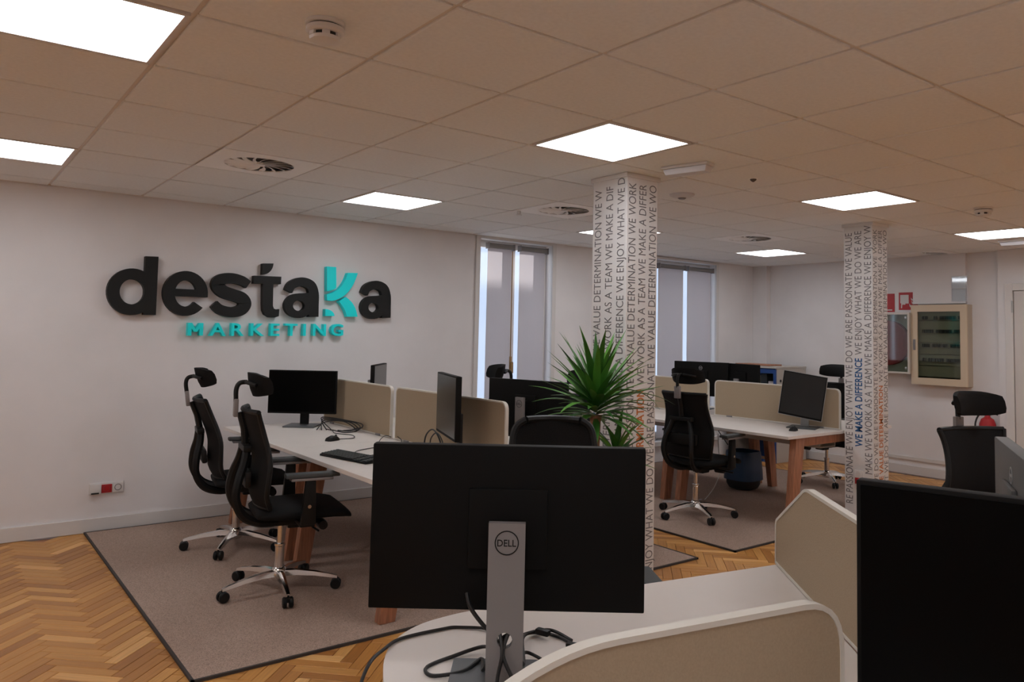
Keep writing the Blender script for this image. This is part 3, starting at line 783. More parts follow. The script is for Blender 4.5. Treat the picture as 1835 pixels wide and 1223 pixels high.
def divider(label, p0, ang, outline, z0, group, clamps=True):
    """upholstered screen; outline in (distance along, height)"""
    t = thing('desk_divider', label, 'desk divider', (p0[0], p0[1], z0), ang, group)
    inn = offset_in(outline, .009)
    MB().prism([(s_, -.009, z) for s_, z in inn], (0, .018, 0)).build('fabric_panel', 'divider_fabric', t, 0)
    q = MB(); q.ringprism([(s_, -.011, z) for s_, z in outline], [(s_, -.011, z) for s_, z in inn], (0, .022, 0))
    q.build('edge_trim', 'divider_trim', t, 30)
    for s_ in (min(p[0] for p in outline)+.18, max(p[0] for p in outline)-.18) if clamps else ():
        MB().box(s_-.03, s_+.03, -.022, .022, .001, .014, .002).build('clamp', 'stand_grey', t)
    return t
def rect(w_, h_, r=.05): return rounded([(0, .003), (w_, .003), (w_, h_), (0, h_)], [0, 0, r, r])
G1 = 'beige desk dividers on the benches'
divider('beige divider on the lettered-wall bench, beside the near edge-on screen', (2.60, 3.565), PI/2, rect(1.315, .365), .741, G1)
divider('beige divider on the lettered-wall bench, end toward the wall', (2.60, 4.945), PI/2, rect(1.17, .365), .741, G1)
divider('beige divider behind the tilted square screen', (6.10, 3.58), PI/2, rect(1.325, .345), .741, G1)
divider('beige divider on the far bench, end toward the second window', (6.10, 4.985), PI/2, rect(1.09, .345), .741, G1)

# ================================================================== ROUNDED POD DESK IN FRONT
PC = Vector((1.53, .68)); A2 = R(49.8); A1 = R(168.34); A3 = R(289.0)
u1 = Vector((math.cos(A1), math.sin(A1))); u2 = Vector((math.cos(A2), math.sin(A2))); u3 = Vector((math.cos(A3), math.sin(A3)))
E1 = PC+u1*1.157; E2 = PC+u2*1.157
pod = thing('pod_desk', 'white rounded corner desk with beige dividers carrying the large screen', 'desk', (PC.x, PC.y, 0))
def loc(p): return (p[0]-PC.x, p[1]-PC.y)
curve = [(1.30, 1.768), (1.20, 1.783), (1.12, 1.786), (1.04, 1.777), (.965, 1.744), (.90, 1.690), (.845, 1.610), (.800, 1.520), (.74, 1.41), (.66, 1.29), (.55, 1.13)]
cs = smoothpath([(x, y, 0) for x, y in curve], 4)
outl = [loc(PC+u1*.02+u2*.02), loc(E2-u1*.0), ] + [loc((p.x, p.y)) for p in cs] + [loc(E1)]
MB().prism([(x, y, .715) for x, y in outl], (0, 0, .025)).build('desk_top', 'desk_white', pod, 30)
for s_ in (1.05, .25):
    for uu in (u1, u2):
        p = uu*s_+(u1+u2)*.10
        MB().hexa([(p.x-.03, p.y-.03, 0), (p.x+.03, p.y-.03, 0), (p.x+.03, p.y+.03, 0), (p.x-.03, p.y+.03, 0), (p.x-.045, p.y-.045, .714), (p.x+.045, p.y-.045, .714), (p.x+.045, p.y+.045, .714), (p.x-.045, p.y+.045, .714)], .004).build('leg', 'leg_wood', pod, 20)
        if s_ > 1: MB().tube([(uu.x*.3, uu.y*.3, .69), (uu.x*1.0, uu.y*1.0, .69)], .02, 8).build('rail', 'leg_wood', pod)
pod2 = thing('pod_desk', 'white desk segment under the grey-backed screen', 'desk', (PC.x, PC.y, 0))
E3 = PC+u3*1.157
o2 = [loc(PC+u2*.02+u3*.02), loc(E3), loc(E3+u2*1.0), loc(E3+u2*1.157+u3*-.25), loc(E2)]
o2 = rounded(o2, [0, 0, .35, .3, 0])
MB().prism([(x, y, .715) for x, y in o2], (0, 0, .025)).build('desk_top', 'desk_white', pod2, 30)
for p in (u2*1.05+u3*.12, u3*1.0+u2*.12, u2*.9+u3*.8):
    MB().hexa([(p.x-.03, p.y-.03, 0), (p.x+.03, p.y-.03, 0), (p.x+.03, p.y+.03, 0), (p.x-.03, p.y+.03, 0), (p.x-.045, p.y-.045, .714), (p.x+.045, p.y-.045, .714), (p.x+.045, p.y+.045, .714), (p.x-.045, p.y+.045, .714)], .004).build('leg', 'leg_wood', pod2, 20)
pod3 = thing('pod_desk', 'white desk segment under the large blank screen that faces forward', 'desk', (PC.x, PC.y, 0))
o3 = [loc(PC+u1*.02+u3*.02), loc(E1), loc(E1+u3*.35), loc(E3+u1*.35), loc(E3)]
MB().prism([(x, y, .715) for x, y in o3], (0, 0, .025)).build('desk_top', 'desk_white', pod3, 30)
for p in (u1*1.0+u3*.2, u3*1.0+u1*.2, u1*.25+u3*.25):
    MB().hexa([(p.x-.03, p.y-.03, 0), (p.x+.03, p.y-.03, 0), (p.x+.03, p.y+.03, 0), (p.x-.03, p.y+.03, 0), (p.x-.045, p.y-.045, .714), (p.x+.045, p.y-.045, .714), (p.x+.045, p.y+.045, .714), (p.x-.045, p.y+.045, .714)], .004).build('leg', 'leg_wood', pod3, 20)
podl = rounded([(.285, .003), (1.157, .003), (1.157, .145), (.835, .314), (.285, .314)], [0, 0, .06, .10, .09], 7)
G2 = 'beige dividers of the rounded pod desk'
divider('beige divider with a sloping end, in front of the large screen on the rounded desk', (PC.x, PC.y), A1, podl, .741, G2, False)
podl2 = rounded([(.20, .003), (1.157, .003), (1.157, .145), (.835, .314), (.20, .314)], [0, 0, .02, .03, .09], 7)
divider('beige divider with a cut corner at the end of the rounded desk', (PC.x, PC.y), A2, podl2, .741, G2, False)

# ================================================================== MONITORS
def monitor(label, x, y, ztop, face, w_, h_, z0=.741, back='monitor_back', stand='stand_grey', screen='screen', ring=True, backring=False, tilt=0, poleback=.07, name='monitor', polew=.034, holed=False, group=None, basew=.12, rim='black_plastic', poletop=None, pivot=0):
    """face = direction (degrees) the screen looks; local +X is the screen side"""
    t = thing(name, label, 'monitor', (x, y, z0), R(face), group)
    zt = ztop-z0; zc = zt-h_/2
    pv = bpy.data.objects.new('head', None)
    def tl(p): return p
    hb = MB().box(-.022, .010, -w_/2, w_/2, zc-h_/2, zc+h_/2, .004)
    hb.box(-.034, -.0225, -.085, .085, zc-.085, zc+.085, .004)
    hd = hb.build('housing', back, t)
    if rim != 'black_plastic':
        MB().ringprism([(.0, -w_/2-.004, zc-h_/2-.004), (.0, w_/2+.004, zc-h_/2-.004), (.0, w_/2+.004, zc+h_/2+.004), (.0, -w_/2-.004, zc+h_/2+.004)],
                       [(.0, -w_/2, zc-h_/2), (.0, w_/2, zc-h_/2), (.0, w_/2, zc+h_/2), (.0, -w_/2, zc+h_/2)], (.006, 0, 0)).build('rim', rim, hd, 0)
    MB().box(.0102, .0115, -w_/2+.008, w_/2-.008, zc-h_/2+.016, zc+h_/2-.008).build('screen', screen, hd, 0)
    if backring:
        q = MB(); q.ringprism([(-.0222, .020*math.cos(a), zc+h_*.32+.020*math.sin(a)) for a in [2*PI*i/20 for i in range(20)]], [(-.0222, .0165*math.cos(a), zc+h_*.32+.0165*math.sin(a)) for a in [2*PI*i/20 for i in range(20)]], (-.001, 0, 0))
        q.box(-.0232, -.0222, -.010, .010, zc+h_*.32-.003, zc+h_*.32+.003)
        q.build('emblem', 'logo_silver', hd, 0)
    if pivot:
        c_, s_ = math.cos(pivot), math.sin(pivot); hd.rotation_euler = (pivot, 0, 0); hd.location = (0, s_*zc, zc-c_*zc)
    # stand
    pt = poletop-z0 if poletop else zc+.02
    pxb, pxf = -poleback-.018, -poleback
    if holed:
        zh = .115; rh = .016
        outer = [(-polew, .012), (polew, .012), (polew, pt), (-polew, pt)]
        n = 32; sq = []; ci = []
        for i in range(n):
            a = 2*PI*i/n; c_, s_ = math.cos(a), math.sin(a); k = polew/max(abs(c_), abs(s_)); sq.append((pxb, c_*k, zh+s_*k)); ci.append((pxb, rh*c_, zh+rh*s_))
        q = MB(); q.ringprism(sq, ci, (pxf-pxb, 0, 0)); q.box(pxb, pxf, -polew, polew, .012, zh-polew); q.box(pxb, pxf, -polew, polew, zh+polew, pt, 0)
        pole = q.build('stand_pole', stand, t, 20)
    else:
        pole = MB().box(pxb, pxf, -polew, polew, .008, pt, .003).build('stand_pole', stand, t)
    MB().box(pxf-.001, -.036, -polew*.8, polew*.8, min(zc, pt-.07)-.02, min(zc, pt-.07)+.05, .004).build('mount', 'black_plastic', t)
    if ring:
        rz = pt-.04; rr = polew*.66
        q = MB(); q.ringprism([(pxb-.0003, rr*math.cos(a), rz+rr*math.sin(a)) for a in [2*PI*i/28 for i in range(28)]], [(pxb-.0003, rr*.91*math.cos(a), rz+rr*.91*math.sin(a)) for a in [2*PI*i/28 for i in range(28)]], (-.0008, 0, 0))
        em = q.build('emblem_ring', 'black_plastic', pole, 0)
        V, F, a, c = text_mesh('DELL', 1, .012); sc = rr*1.55/(c-a)
        mesh_from('emblem_lettering', [(pxb-.0009, -(v.x-(a+c)/2)*sc, rz+(v.y-.35)*sc*1.1) for v in V], F, 'black_plastic', pole)
    MB().box(-.14, .09, -basew, basew, 0, .010, .003).build('stand_base', 'base_grey', t)
    return t, zc
GM = 'black computer screens'
# big screen on the rounded desk (its back to us)
m1, zc = monitor('large black screen showing its back and a grey stand, on the rounded desk', 1.02, 1.385, 1.247, 52, .5945, .351, ring=True, holed=True, polew=.0385, poletop=1.095, poleback=.062, group=GM)
# big black screen facing us
monitor('large blank black screen facing forward beside the angled divider', 1.380, .441, 1.25, 196.5, .60, .40, group=GM, poletop=1.12)
# grey back of the screen beyond it
monitor('grey-backed screen next to the chair by the fire extinguisher', 1.98, .715, 1.25, 298, .55, .33, back='monitor_back_grey', backring=True, ring=False, group=GM, poleback=.06)
# bench by the lettered wall
monitor('blank black screen facing the room, on the lettered-wall bench end', 2.31, 5.88, 1.175, 232, .53, .335, stand='black_plastic', ring=False, group=GM, poletop=.95)
monitor('thin black screen seen edge-on before the beige divider', 2.40, 3.885, 1.25, 160, .55, .36, stand='black_plastic', ring=False, group=GM, poletop=1.02, basew=.1, screen='screen_gloss')
monitor('black screen back with grey stand behind the task chair', 2.99, 3.88, 1.205, 14, .62, .355, group=GM, poletop=1.10, polew=.034)
monitor('small edge-on screen beyond the divider nearest the wall', 2.91, 5.775, 1.225, 322, .50, .30, ring=False, group=GM, screen='screen_gloss')
# bench by the second window
monitor('square black screen tilted on its silver stand', 5.93, 3.83, 1.205, 201, .36, .375, stand='logo_silver', ring=False, screen='screen_matte', rim='logo_silver', group=GM, poletop=1.02, pivot=R(-8))
monitor('black screen back with round silver emblem before the second window', 6.52, 5.43, 1.24, 15, .62, .36, ring=False, backring=True, group=GM)
monitor('second black screen overlapping the one with the round emblem', 6.62, 4.98, 1.235, -10, .50, .34, ring=False, group=GM)

# ================================================================== KEYBOARD, MICE, CABLES
kb = thing('keyboard', 'black keyboard on the white bench beside the large screen', 'keyboard', (1.985, 4.27, .741), R(-78))
MB().hexa([(-.22, -.065, 0), (.22, -.065, 0), (.22, .065, 0), (-.22, .065, 0), (-.218, -.063, .012), (.218, -.063, .012), (.218, .063, .022), (-.218, .063, .022)], .003).build('body', 'black_plastic', kb)
q = MB()
for r_ in range(6):
    for c_ in range(21):
        x = -.205+c_*.0205; y = -.052+r_*.0205; z = .0135+(y+.063)/.126*.010
        if c_ in (15, 18): continue
        q.box(x-.0008, x+.0165, y-.008, y+.008, z, z+.005)
o = q.build('keys', 'arm_pad', kb, 0); o['kind'] = 'stuff'
def mouse(label, x, y, rz, z=.741):
    t = thing('computer_mouse', label, 'mouse', (x, y, z), rz)
    q = MB(); rings = []
    for f, hw, hh in ((-.055, .016, .012), (-.045, .027, .026), (-.01, .031, .036), (.03, .028, .030), (.05, .020, .018), (.056, .010, .010)):
        rings.append([(f, hw*math.cos(a), max(0, hh*math.sin(a))) for a in [PI*i/10 for i in range(11)]])
    q.loft(rings); q.build('body', 'black_plastic', t, 60)
    MB().lathe([(.008, -.004), (.008, .004)], 10, (.03, 0, .030), 'y').build('wheel', 'arm_pad', t)
mouse('black mouse on the bench between keyboard and far screen', 2.20, 5.03, .4)
mouse('black mouse before the tilted square screen', 5.69, 3.76, .3)
def cable(name, label, pts, r=.0032, mt='cable_black', group='loose cables', n=7):
    o = MB().tube(smoothpath(pts, n), r, 6).build(name, mt, None, 60); return tag(o, label, 'cable', group)
Zd = .7445
cable('cable', 'black mouse cable curling on the bench near the far screen', [(2.25, 5.06, Zd), (2.36, 5.05, Zd), (2.42, 5.2, Zd), (2.36, 5.35, Zd), (2.40, 5.5, Zd), (2.40, 5.62, Zd)], .0028)
cable('cable', 'black keyboard cable looping to the beige divider', [(2.07, 4.40, Zd+.01), (2.16, 4.52, Zd), (2.34, 4.60, Zd), (2.50, 4.66, Zd), (2.56, 4.72, Zd+.01), (2.56, 4.78, Zd+.03)], .0028)
cable('cable', 'second thin black cable crossing the bench by the divider gap', [(2.10, 4.30, Zd), (2.20, 4.36, Zd), (2.36, 4.66, Zd+.02), (2.50, 4.85, Zd+.03), (2.58, 4.91, Zd+.01)], .0028)
for k in range(4):
    a = .10*k
    cable('cable', ('black cable on top of the tangle behind the far screen', 'black cable reaching farthest along the divider in the tangle', 'black cable lying lowest in the tangle by the far screen', 'black cable with the widest loop behind the far screen')[k], [(2.32+.03*k, 5.60-.02*k, Zd), (2.40, 5.64+.02*k, Zd+.05+.01*k), (2.50+.02*k, 5.52-.04*k, Zd+.06), (2.55, 5.40-.03*k, Zd+.012*k), (2.44+.03*k, 5.36, Zd+.008*k), (2.40+.03*k, 5.50-.03*k, Zd+.004)], .004, group='tangled bench cables')
cable('cable', 'black cable arching up before the near beige divider', [(2.46, 4.02, Zd), (2.46, 4.06, Zd+.10), (2.47, 4.16, Zd+.15), (2.48, 4.26, Zd+.10), (2.49, 4.30, Zd)], .005)
cable('cable', 'second black cable arching up before the near beige divider', [(2.50, 4.05, Zd), (2.50, 4.10, Zd+.09), (2.51, 4.18, Zd+.125), (2.51, 4.25, Zd+.08), (2.52, 4.27, Zd)], .004)
# cables of the big screen
def onm(lx, ly, lz):
    a = R(52); return (1.02+lx*math.cos(a)-ly*math.sin(a), 1.385+lx*math.sin(a)+ly*math.cos(a), lz)
cable('cable', 'black cable running from the stand hole off the rounded desk edge', [onm(-.055, .0, .850), onm(-.04, .025, .80), (1.143, 1.600, .752), (1.10, 1.69, Zd), (1.053, 1.706, Zd), (.945, 1.711, Zd), (.883, 1.677, Zd+.001), (.812, 1.618, .744), (.765, 1.57, .70), (.74, 1.53, .60), (.72, 1.48, .40)], .0042)
cable('cable', 'black cable looped flat beside the grey stand base', [onm(-.055, .005, .845), onm(-.05, .03, .80), (1.062, 1.520, .760), (.988, 1.549, Zd), (.912, 1.533, Zd), (.901, 1.489, Zd), (.958, 1.455, .752), (1.020, 1.475, .757), onm(-.03, .045, .775), onm(-.05, .015, .84), onm(-.055, -.01, .862)], .0042)
cable('cable', 'black cable hanging through the stand hole and down the stand', [onm(-.05, .014, .862), onm(-.075, .010, .868), onm(-.095, .004, .835), onm(-.105, .012, .79), onm(-.13, .012, .758), onm(-.20, .010, .754), onm(-.26, .02, .754)], .0040)
cable('cable', 'second black cable crossing down the front of the stand', [onm(-.05, -.012, .862), onm(-.078, -.006, .866), onm(-.094, .002, .832), onm(-.11, -.022, .785), onm(-.14, -.032, .758), onm(-.22, -.045, .754), onm(-.30, -.055, .754)], .0040)
cable('cable', 'black cable dropping from the back of the large screen into the stand', [onm(-.03, .085, .935), onm(-.045, .075, .91), onm(-.052, .045, .875), onm(-.05, .022, .858)], .0045)
cable('cable', 'black cable pair ending in a plug on the rounded desk', [onm(-.05, -.02, .83), onm(-.03, -.04, .79), (1.174, 1.522, .757), (1.242, 1.548, Zd), (1.266, 1.500, Zd), (1.265, 1.426, Zd)], .0042)
cable('cable', 'short black cable with a connector on the rounded desk', [(1.150, 1.50, .758), (1.189, 1.541, .753), (1.269, 1.537, Zd+.004), (1.278, 1.462, Zd)], .0042)
cable('cable', 'black cable leading from the stand toward the near divider', [onm(-.055, -.03, .79), onm(-.08, -.045, .762), (1.116, 1.444, .758), (1.142, 1.381, .749), (1.16, 1.33, Zd)], .0042)
def plug(p, rz, label):
    o = tag(MB().box(-.018, .018, -.009, .009, 0, .014, .003).build('cable_plug', 'black_plastic'), label, 'plug', 'plugs on the rounded desk'); o.location = p; o.rotation_euler = (0, 0, rz)
p = (1.252, 1.425, .7415); plug(p, R(-60), 'black plug at the cable end on the rounded desk')
p = (1.235, 1.522, .7485); plug(p, R(-70), 'black connector lying on the cable pair')
cable('cable', 'white cable hanging beneath the bench by the blue bin', [(6.2, 4.95, .55), (6.15, 4.9, .40), (6.05, 4.8, .24), (5.85, 4.70, .12), (5.6, 4.62, .03), (5.45, 4.6, .017)], .004, 'cable_white')
cable('cable', 'black cable dropping from the bench into the blue bin area', [(6.30, 5.05, .70), (6.27, 5.02, .60), (6.34, 5.0, .50), (6.42, 5.0, .42)], .005)

# ================================================================== PLANT
pl = thing('potted_yucca', 'green yucca plant in a pot beside the printed column', 'plant', (2.88, 3.13, 0))
MB().lathe([(.10, 0), (.13, .02), (.155, .27), (.165, .28), (.165, .30), (.15, .30), (.14, .26)], 24).build('pot', 'pot', pl)
MB().lathe([(.139, .255), (.139, .262)], 24).build('soil', 'soil', pl, 0)
tr = [(0, 0, .26), (.005, 0, .5), (-.005, .005, .8), (.0, 0, 1.06)]
MB().tube(smoothpath(tr, 5), [.030]*15+[.036], 12).build('trunk', 'trunk', pl)
MB().tube(smoothpath([(.04, -.05, .26), (.07, -.065, .5), (.085, -.075, .80)], 5), .022, 10).build('trunk', 'trunk', pl)
def leaf(base, az, el, L, wd, droop, nseg=8):
    rings_ = []; d0 = Vector((math.cos(az), math.sin(az), 0)); pos = Vector(base); e = el; st = L/nseg; P = [pos.copy()]; 
    V = []; F = []; side = Vector((-math.sin(az), math.cos(az), 0))
    for i in range(nseg+1):
        f = i/nseg; ww = wd*(min(1, .45+f*2.2) if f < .3 else (1-((f-.3)/.7)**1.7))*.5; ww = max(ww, .0006)
        dirv = d0*math.cos(e)+Vector((0, 0, 1))*math.sin(e); nrm = side.cross(dirv)*-1
        V += [pos-side*ww+nrm*ww*.35, pos.copy(), pos+side*ww+nrm*ww*.35]
        pos = pos+dirv*st; e -= droop/nseg
    for i in range(nseg):
        a = i*3; F += [(a, a+1, a+4, a+3), (a+1, a+2, a+5, a+4)]
    o = mesh_from('leaf', V, F, 'leaf', pl)
    o.data.polygons.foreach_set('use_smooth', [True]*len(o.data.polygons))
rl = random.Random(3)
for k in range(76):
    f = k/76; az = k*2.399; el = 1.35-1.45*f+rl.uniform(-.12, .12)
    L = rl.uniform(.30, .43)*(1.0 if f < .75 else .85)
    leaf((.03*math.cos(az)*f, .03*math.sin(az)*f, 1.17-.13*f), az, el, L, rl.uniform(.036, .052), rl.uniform(.15, .75)*(.4+f))
for az, el, L, dr in ((3.9, .35, .42, .2), (-.75, .50, .45, 1.1), (2.6, .9, .40, .2), (2.2, 1.15, .42, .1), (-.3, .95, .40, .1), (-.6, .15, .38, .5), (-.55, .75, .42, 1.9), (3.3, .3, .38, .3)):
    leaf((0, 0, 1.12), az, el, L, .042, dr)
for k in range(24):
    f = k/24; az = k*2.399+.4; leaf((.085, -.075, .86-.06*f), az, 1.3-1.2*f, rl.uniform(.19, .28), .036, rl.uniform(.2, .7))

# ================================================================== FAR WALL FITTINGS
XF = XW
# fuse cabinet
t = thing('fuse_cabinet', 'cream wall cabinet with a glass door showing rows of fuses', 'cabinet', (XF, 3.955, 1.03))
hw, hh, dp = .30, .885, .11
q = MB(); q.box(-dp, -.001, -hw, -hw+.012, 0, hh).box(-dp, -.001, hw-.012, hw, 0, hh).box(-dp, -.001, -hw+.012, hw-.012, 0, .012).box(-dp, -.001, -hw+.012, hw-.012, hh-.012, hh).box(-.012, -.001, -hw+.012, hw-.012, .012, hh-.012)
q.build('body', 'cabinet_cream_dark', t, 0)
dr = MB().ringprism([(-dp-.022, -hw, 0), (-dp-.022, hw, 0), (-dp-.022, hw, hh), (-dp-.022, -hw, hh)], [(-dp-.022, -hw+.072, .075), (-dp-.022, hw-.072, .075), (-dp-.022, hw-.072, hh-.075), (-dp-.022, -hw+.072, hh-.075)], (.021, 0, 0)).build('door', 'cabinet_cream', t, 0)
MB().box(-dp-.012, -dp-.007, -hw+.070, hw-.070, .073, hh-.073).build('door_glass', 'glass_smoked', dr, 0)
MB().box(-dp-.032, -dp-.022, hw-.05, hw-.025, .38, .50, .004).build('door_handle', 'stand_grey', dr)
for k in range(6):
    z = .09+k*.125
    MB().box(-.09, -.07, -hw+.03, hw-.03, z, z+.118, .002).build('cover_plate', 'breaker_plate', t, 0)
for k in range(4):
    z = .28+k*.155
    row = MB().box(-.098, -.09, -hw+.04, hw-.04, z-.012, z+.012).build('fuse_row', 'breaker_plate', t, 0)
    fm = MB().box(-.115, -.0985, -.008, .008, -.018, .018, .002).mesh('fuse', 'breaker', 0)
    for n_ in range(20):
        if (n_*7+k*5) % 9 in (2,) or (k == 3 and 13 < n_ < 17): continue
        inst('fuse', fm, row, (0, -hw+.07+n_*.0215, z+((n_*3+k) % 3-1)*.003))
# hose cabinet
t = thing('fire_hose_cabinet', 'white wall cabinet with glass door and a red hose reel inside', 'cabinet', (XF, 4.56, 1.14))
hw, hh, dp = .30, .69, .15
q = MB(); q.box(-dp, -.001, -hw, -hw+.01, 0, hh).box(-dp, -.001, hw-.01, hw, 0, hh).box(-dp, -.001, -hw+.01, hw-.01, 0, .01).box(-dp, -.001, -hw+.01, hw-.01, hh-.01, hh).box(-.01, -.001, -hw+.01, hw-.01, .01, hh-.01)
q.build('body', 'hose_box', t, 0)
dr = MB().ringprism([(-dp-.015, -hw, 0), (-dp-.015, hw, 0), (-dp-.015, hw, hh), (-dp-.015, -hw, hh)], [(-dp-.015, -hw+.02, .02), (-dp-.015, hw-.02, .02), (-dp-.015, hw-.02, hh-.02), (-dp-.015, -hw+.02, hh-.02)], (.014, 0, 0)).build('door', 'hose_box', t, 0)
MB().box(-dp-.010, -dp-.006, -hw+.019, hw-.019, .019, hh-.019).build('door_glass', 'glass_green', dr, 0)
for z in (.05, hh-.07): MB().box(-dp-.02, -dp-.006, -hw+.025, -hw+.05, z, z+.025, .002).build('glass_clip', 'steel', dr)
MB().lathe([(.26, -.10), (.26, -.085), (.10, -.08), (.10, -.05), (.26, -.045), (.26, -.03)], 28, (0, 0, .345), 'x').build('hose_reel', 'red_dark', t)
q = MB()
for k in range(4): q.tube([(-.068, (.15+.025*k)*math.cos(a), .345+(.15+.025*k)*math.sin(a)) for a in [2*PI*i/24 for i in range(24)]], .012, 6, closed=True)
q.build('hose', 'red_dark', t)
# signs
def redsign(label, y0, y1, z0, z1, picto):
    t = thing('safety_sign', label, 'sign', (XF, (y0+y1)/2, z0)); hw = (y1-y0)/2; hh = z1-z0
    MB().box(-.006, -.001, -hw, hw, 0, hh, .001).build('plate', 'red', t, 0)
    if picto:
        X = -.0068
        q = MB(); q.prism([(X, hw*.84, hh*.86), (X, -hw*.05, hh*.86), (X, -hw*.05, hh*.36), (X, hw*.30, hh*.36), (X, hw*.30, hh*.30), (X, hw*.62, hh*.30), (X, hw*.66, hh*.10), (X, hw*.76, hh*.10), (X, hw*.74, hh*.36), (X, hw*.84, hh*.40)], (.0006, 0, 0))
        q.build('hose_symbol', 'sign_white', t, 0)
        q = MB()
        for yy, zz, s_ in ((-.30, .12, .9), (-.52, .30, .8), (-.42, .52, .65), (-.62, .62, .5)):
            c_ = Vector((X, hw*yy, hh*zz)); q.prism([c_+Vector((0, a_*hw*s_, b_*hh*s_)) for a_, b_ in ((.22, .28), (.10, .18), (-.10, .10), (-.30, .14), (-.18, .02), (.02, .0), (.18, .10))], (.0006, 0, 0))
        q.build('flame_symbol', 'sign_white', t, 0)
    else:
        MB().box(-.0068, -.006, -hw*.7, hw*.5, hh*.08, hh*.14).build('print', 'sign_white', t, 0)
    return t
redsign('square red fire hose sign with white hose and flames', 4.235, 4.455, 1.868, 2.07, True)
redsign('plain red safety sign partly hidden by the printed column', 4.505, 4.70, 1.845, 2.06, False)
t = thing('document_holder', 'clear document holder on the wall above the fuse cabinet', 'document holder', (XF-.051, 3.76, 1.95))
MB().ringprism([(-.004, -.085, 0), (-.004, .085, 0), (-.004, .085, .28), (-.004, -.085, .28)], [(-.004, -.079, .006), (-.004, .079, .006), (-.004, .079, .274), (-.004, -.079, .274)], (.004, 0, 0)).build('frame', 'acrylic', t, 0)
MB().box(-.0035, -.0025, -.079, .079, .006, .274).build('sheet', 'glass', t, 0)
MB().box(-.012, -.0042, -.075, .078, .138, .148).build('pocket_edge', 'acrylic', t, 0)
# fire extinguisher
t = thing('fire_extinguisher', 'red fire extinguisher hanging by the door behind the chair', 'fire extinguisher', (XF-.11, 3.475, .30))
MB().lathe([(.06, 0), (.075, .01), (.078, .05), (.078, .36), (.06, .41), (.03, .43), (.022, .45)], 20).build('cylinder', 'red', t)
MB().box(-.018, .018, -.025, .025, .445, .485, .004).build('valve', 'red_dark', t)
MB().tube([(0, .0, .49), (0, -.05, .515), (0, -.10, .52)], .007, 6).build('handle', 'red_dark', t)
MB().tube([(0, 0, .475), (0, -.05, .478), (0, -.10, .46)], .006, 6).build('lever', 'slot_black', t)
MB().tube(smoothpath([(0, .02, .465), (-.03, .07, .45), (-.05, .10, .35), (-.04, .09, .20)], 5), .009, 6).build('hose', 'slot_black', t)
MB().box(.03, .108, -.02, .02, .35, .38).build('wall_hook', 'steel', t)
# sockets on the lettered wall
t = thing('wall_socket', 'white triple wall socket with one red socket above the baseboard', 'socket', (1.072, YW, .31))
MB().box(-.112, .112, -.012, -.001, -.040, .040, .004).build('frame', 'outlet_white', t)
MB().box(-.110, -.036, -.030, -.0125, -.036, .034, .003).build('data_module', 'outlet_white', t)
MB().box(-.100, -.05, -.036, -.0305, -.036, -.026).build('port_slot', 'slot_black', t)
rs = MB().box(-.033, .035, -.020, -.0125, -.034, .026, .003).build('red_socket', 'red', t)
q = MB(); q.ringprism([(.001+.024*math.cos(a), -.0215, -.004+.024*math.sin(a)) for a in [2*PI*i/20 for i in range(20)]], [(.001+.019*math.cos(a), -.0215, -.004+.019*math.sin(a)) for a in [2*PI*i/20 for i in range(20)]], (0, .002, 0)); q.build('socket_ring', 'red_dark', rs, 0)
ws = MB().box(.040, .108, -.020, -.0125, -.034, .034, .003).build('white_socket', 'outlet_white', t)
q = MB(); q.ringprism([(.074+.024*math.cos(a), -.0215, .024*math.sin(a)) for a in [2*PI*i/20 for i in range(20)]], [(.074+.019*math.cos(a), -.0215, .019*math.sin(a)) for a in [2*PI*i/20 for i in range(20)]], (0, .002, 0)); q.build('socket_ring', 'stand_grey', ws, 0)
# shelf cabinet in the corner
t = thing('shelf_cabinet', 'beige cabinet with blue open shelves standing in the far corner', 'cabinet', (8.10, 5.60, 0))
MB().box(.02, .64, .0, .02, .0, 1.14, .003).build('side_panel', 'office_beige', t, 0)
MB().box(.02, .64, .66, .68, .0, 1.14, .003).build('side_panel', 'office_beige', t, 0)
MB().box(0, .645, -.003, .683, 1.14, 1.165, .003).build('top', 'office_beige', t, 0)
MB().box(.40, .42, .02, .66, 0, 1.14).build('back_panel', 'office_blue', t, 0)
q = MB(); q.ringprism([(.0, .0, .0), (.0, .68, .0), (.0, .68, 1.13), (.0, .0, 1.13)], [(.0, .035, .03), (.0, .645, .03), (.0, .645, 1.08), (.0, .035, 1.08)], (.019, 0, 0)); q.build('front_frame', 'office_blue', t, 0)
for z in (.30, .62, .90): MB().box(.02, .40, .021, .659, z, z+.02).build('shelf', 'office_blue', t, 0)
MB().lathe([(.018, -.003), (.018, .0)], 14, (.10, .0, .99), 'y').build('lock', 'slot_black', t)
for z, lab in ((.921, 'topmost'), (.641, 'middle'), (.321, 'lowest')):
    for k in range(5):
        h_ = .06+.03*((k*7) % 4); mt = ('breaker', 'office_beige', 'arm_pad', 'slot_black', 'sign_white')[(k+int(z*10)) % 5]
        o = MB().box(8.17, 8.40, 5.67+k*.105, 5.755+k*.105, z, z+h_, .004).build('storage_box', mt); tag(o, 'small box on the %s blue shelf of the corner cabinet' % lab, 'box', 'boxes on the %s blue shelf' % lab)
tag(MB().box(8.13, 8.40, 5.72, 6.22, 1.166, 1.186, .002).build('flat_folder', 'leg_wood', None, 0), 'flat brown folder lying on top of the blue shelf cabinet', 'folder')
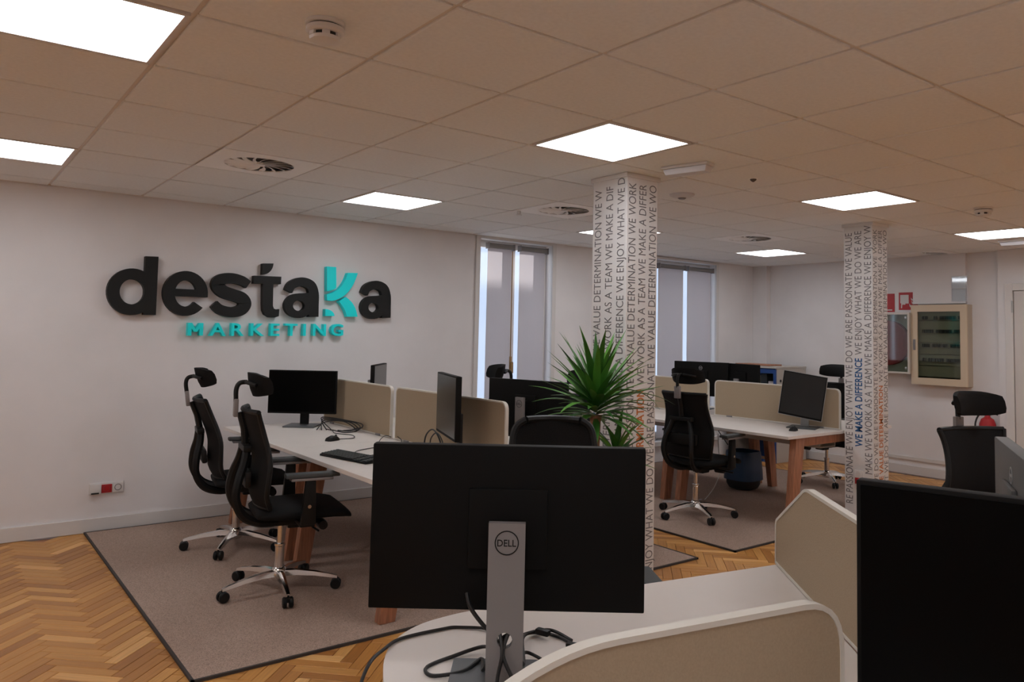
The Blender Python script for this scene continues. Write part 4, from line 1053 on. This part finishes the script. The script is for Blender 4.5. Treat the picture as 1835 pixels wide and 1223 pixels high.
# bin under the far bench
t = thing('waste_bin', 'blue plastic bin with dark base under the far bench', 'bin', (6.42, 4.81, ZR))
MB().lathe([(.09, 0), (.14, .02), (.162, .06), (.165, .10)], 24).build('base', 'slot_black', t)
q = MB(); rings = [ellipse_ring((0, 0, z), (r_, 0, 0), (0, r_, 0), 28, 3.4) for r_, z in ((.165, .10), (.160, .2), (.148, .36), (.144, .375), (.137, .375), (.146, .2), (.150, .12))]
q.loft(rings); q.build('bucket', 'bin_blue', t, 40)

# ================================================================== CEILING FITTINGS
def smoke(label, x, y):
    t = thing('smoke_detector', label, 'smoke detector', (x, y, H-.002), 0, 'white smoke detectors')
    MB().lathe([(.062, 0), (.062, -.012), (.058, -.014)], 28).build('base', 'outlet_white', t)
    MB().lathe([(.055, -.0138), (.055, -.019)], 28).build('gap_ring', 'slot_black', t)
    MB().lathe([(.060, -.0188), (.060, -.032), (.054, -.038), (.050, -.039)], 28).build('cover', 'outlet_white', t)
    MB().lathe([(.044, -.0385), (.044, -.050)], 28).build('chamber', 'slot_black', t)
    for k in range(6):
        a = 2*PI*k/6+.2
        q = MB(); q.box(.042, .050, -.012, .012, -.051, -.0388); o = q.build('rib', 'outlet_white', t, 0); o.rotation_euler = (0, 0, a)
    MB().lathe([(.049, -.0505), (.046, -.060), (.030, -.066), (.004, -.067)], 28).build('cap', 'outlet_white', t)
smoke('white smoke detector on the ceiling beside the big light panel', .945, 2.336)
smoke('white smoke detector on the ceiling near the column by the fire cabinets', 5.953, 2.373)
def emerg(label, x, y, rz):
    t = thing('emergency_light', label, 'emergency light', (x, y, H-.002), rz, 'emergency lights on the ceiling')
    MB().box(-.055, .055, -.145, .145, -.018, 0, .006).build('base', 'outlet_white', t)
    q = MB(); q.hexa([(-.048, -.138, -.0185), (.048, -.138, -.0185), (.048, .138, -.0185), (-.048, .138, -.0185), (-.036, -.125, -.052), (.036, -.125, -.052), (.036, .125, -.052), (-.036, .125, -.052)], .008); q.build('lens', 'acrylic', t)
emerg('long white emergency light on the ceiling above the printed column by the plant', 3.36, 2.91, R(14))
emerg('white emergency light on the ceiling near the door', 8.0, 2.9, R(0))
t = thing('motion_sensor', 'flat round white sensor on the ceiling beside the printed column', 'sensor', (4.02, 3.53, H-.002))
MB().lathe([(.085, 0), (.085, -.010), (.06, -.022), (.03, -.026)], 28).build('disc', 'acrylic', t); MB().lathe([(.030, -.0255), (.022, -.034), (.004, -.036)], 16).build('eye', 'stand_grey', t)
t = thing('ceiling_sensor', 'tiny dark sensor in a ceiling tile beyond the emergency light', 'sensor', (3.935, 2.883, H-.002))
MB().lathe([(.022, 0), (.016, -.012), (.004, -.02)], 14).build('cone', 'vent_dark', t); MB().lathe([(.028, 0), (.028, -.003)], 16).build('rim', 'ceiling_plate', t)
t = thing('sprinkler', 'tiny white ceiling fitting near the swirl vent above the first window', 'sprinkler', (3.657, 4.917, H-.002))
MB().lathe([(.014, 0), (.014, -.02), (.006, -.03)], 12).build('stem', 'outlet_white', t); MB().lathe([(.022, -.03), (.022, -.034)], 14).build('deflector', 'outlet_white', t)

bpy.context.view_layer.update()
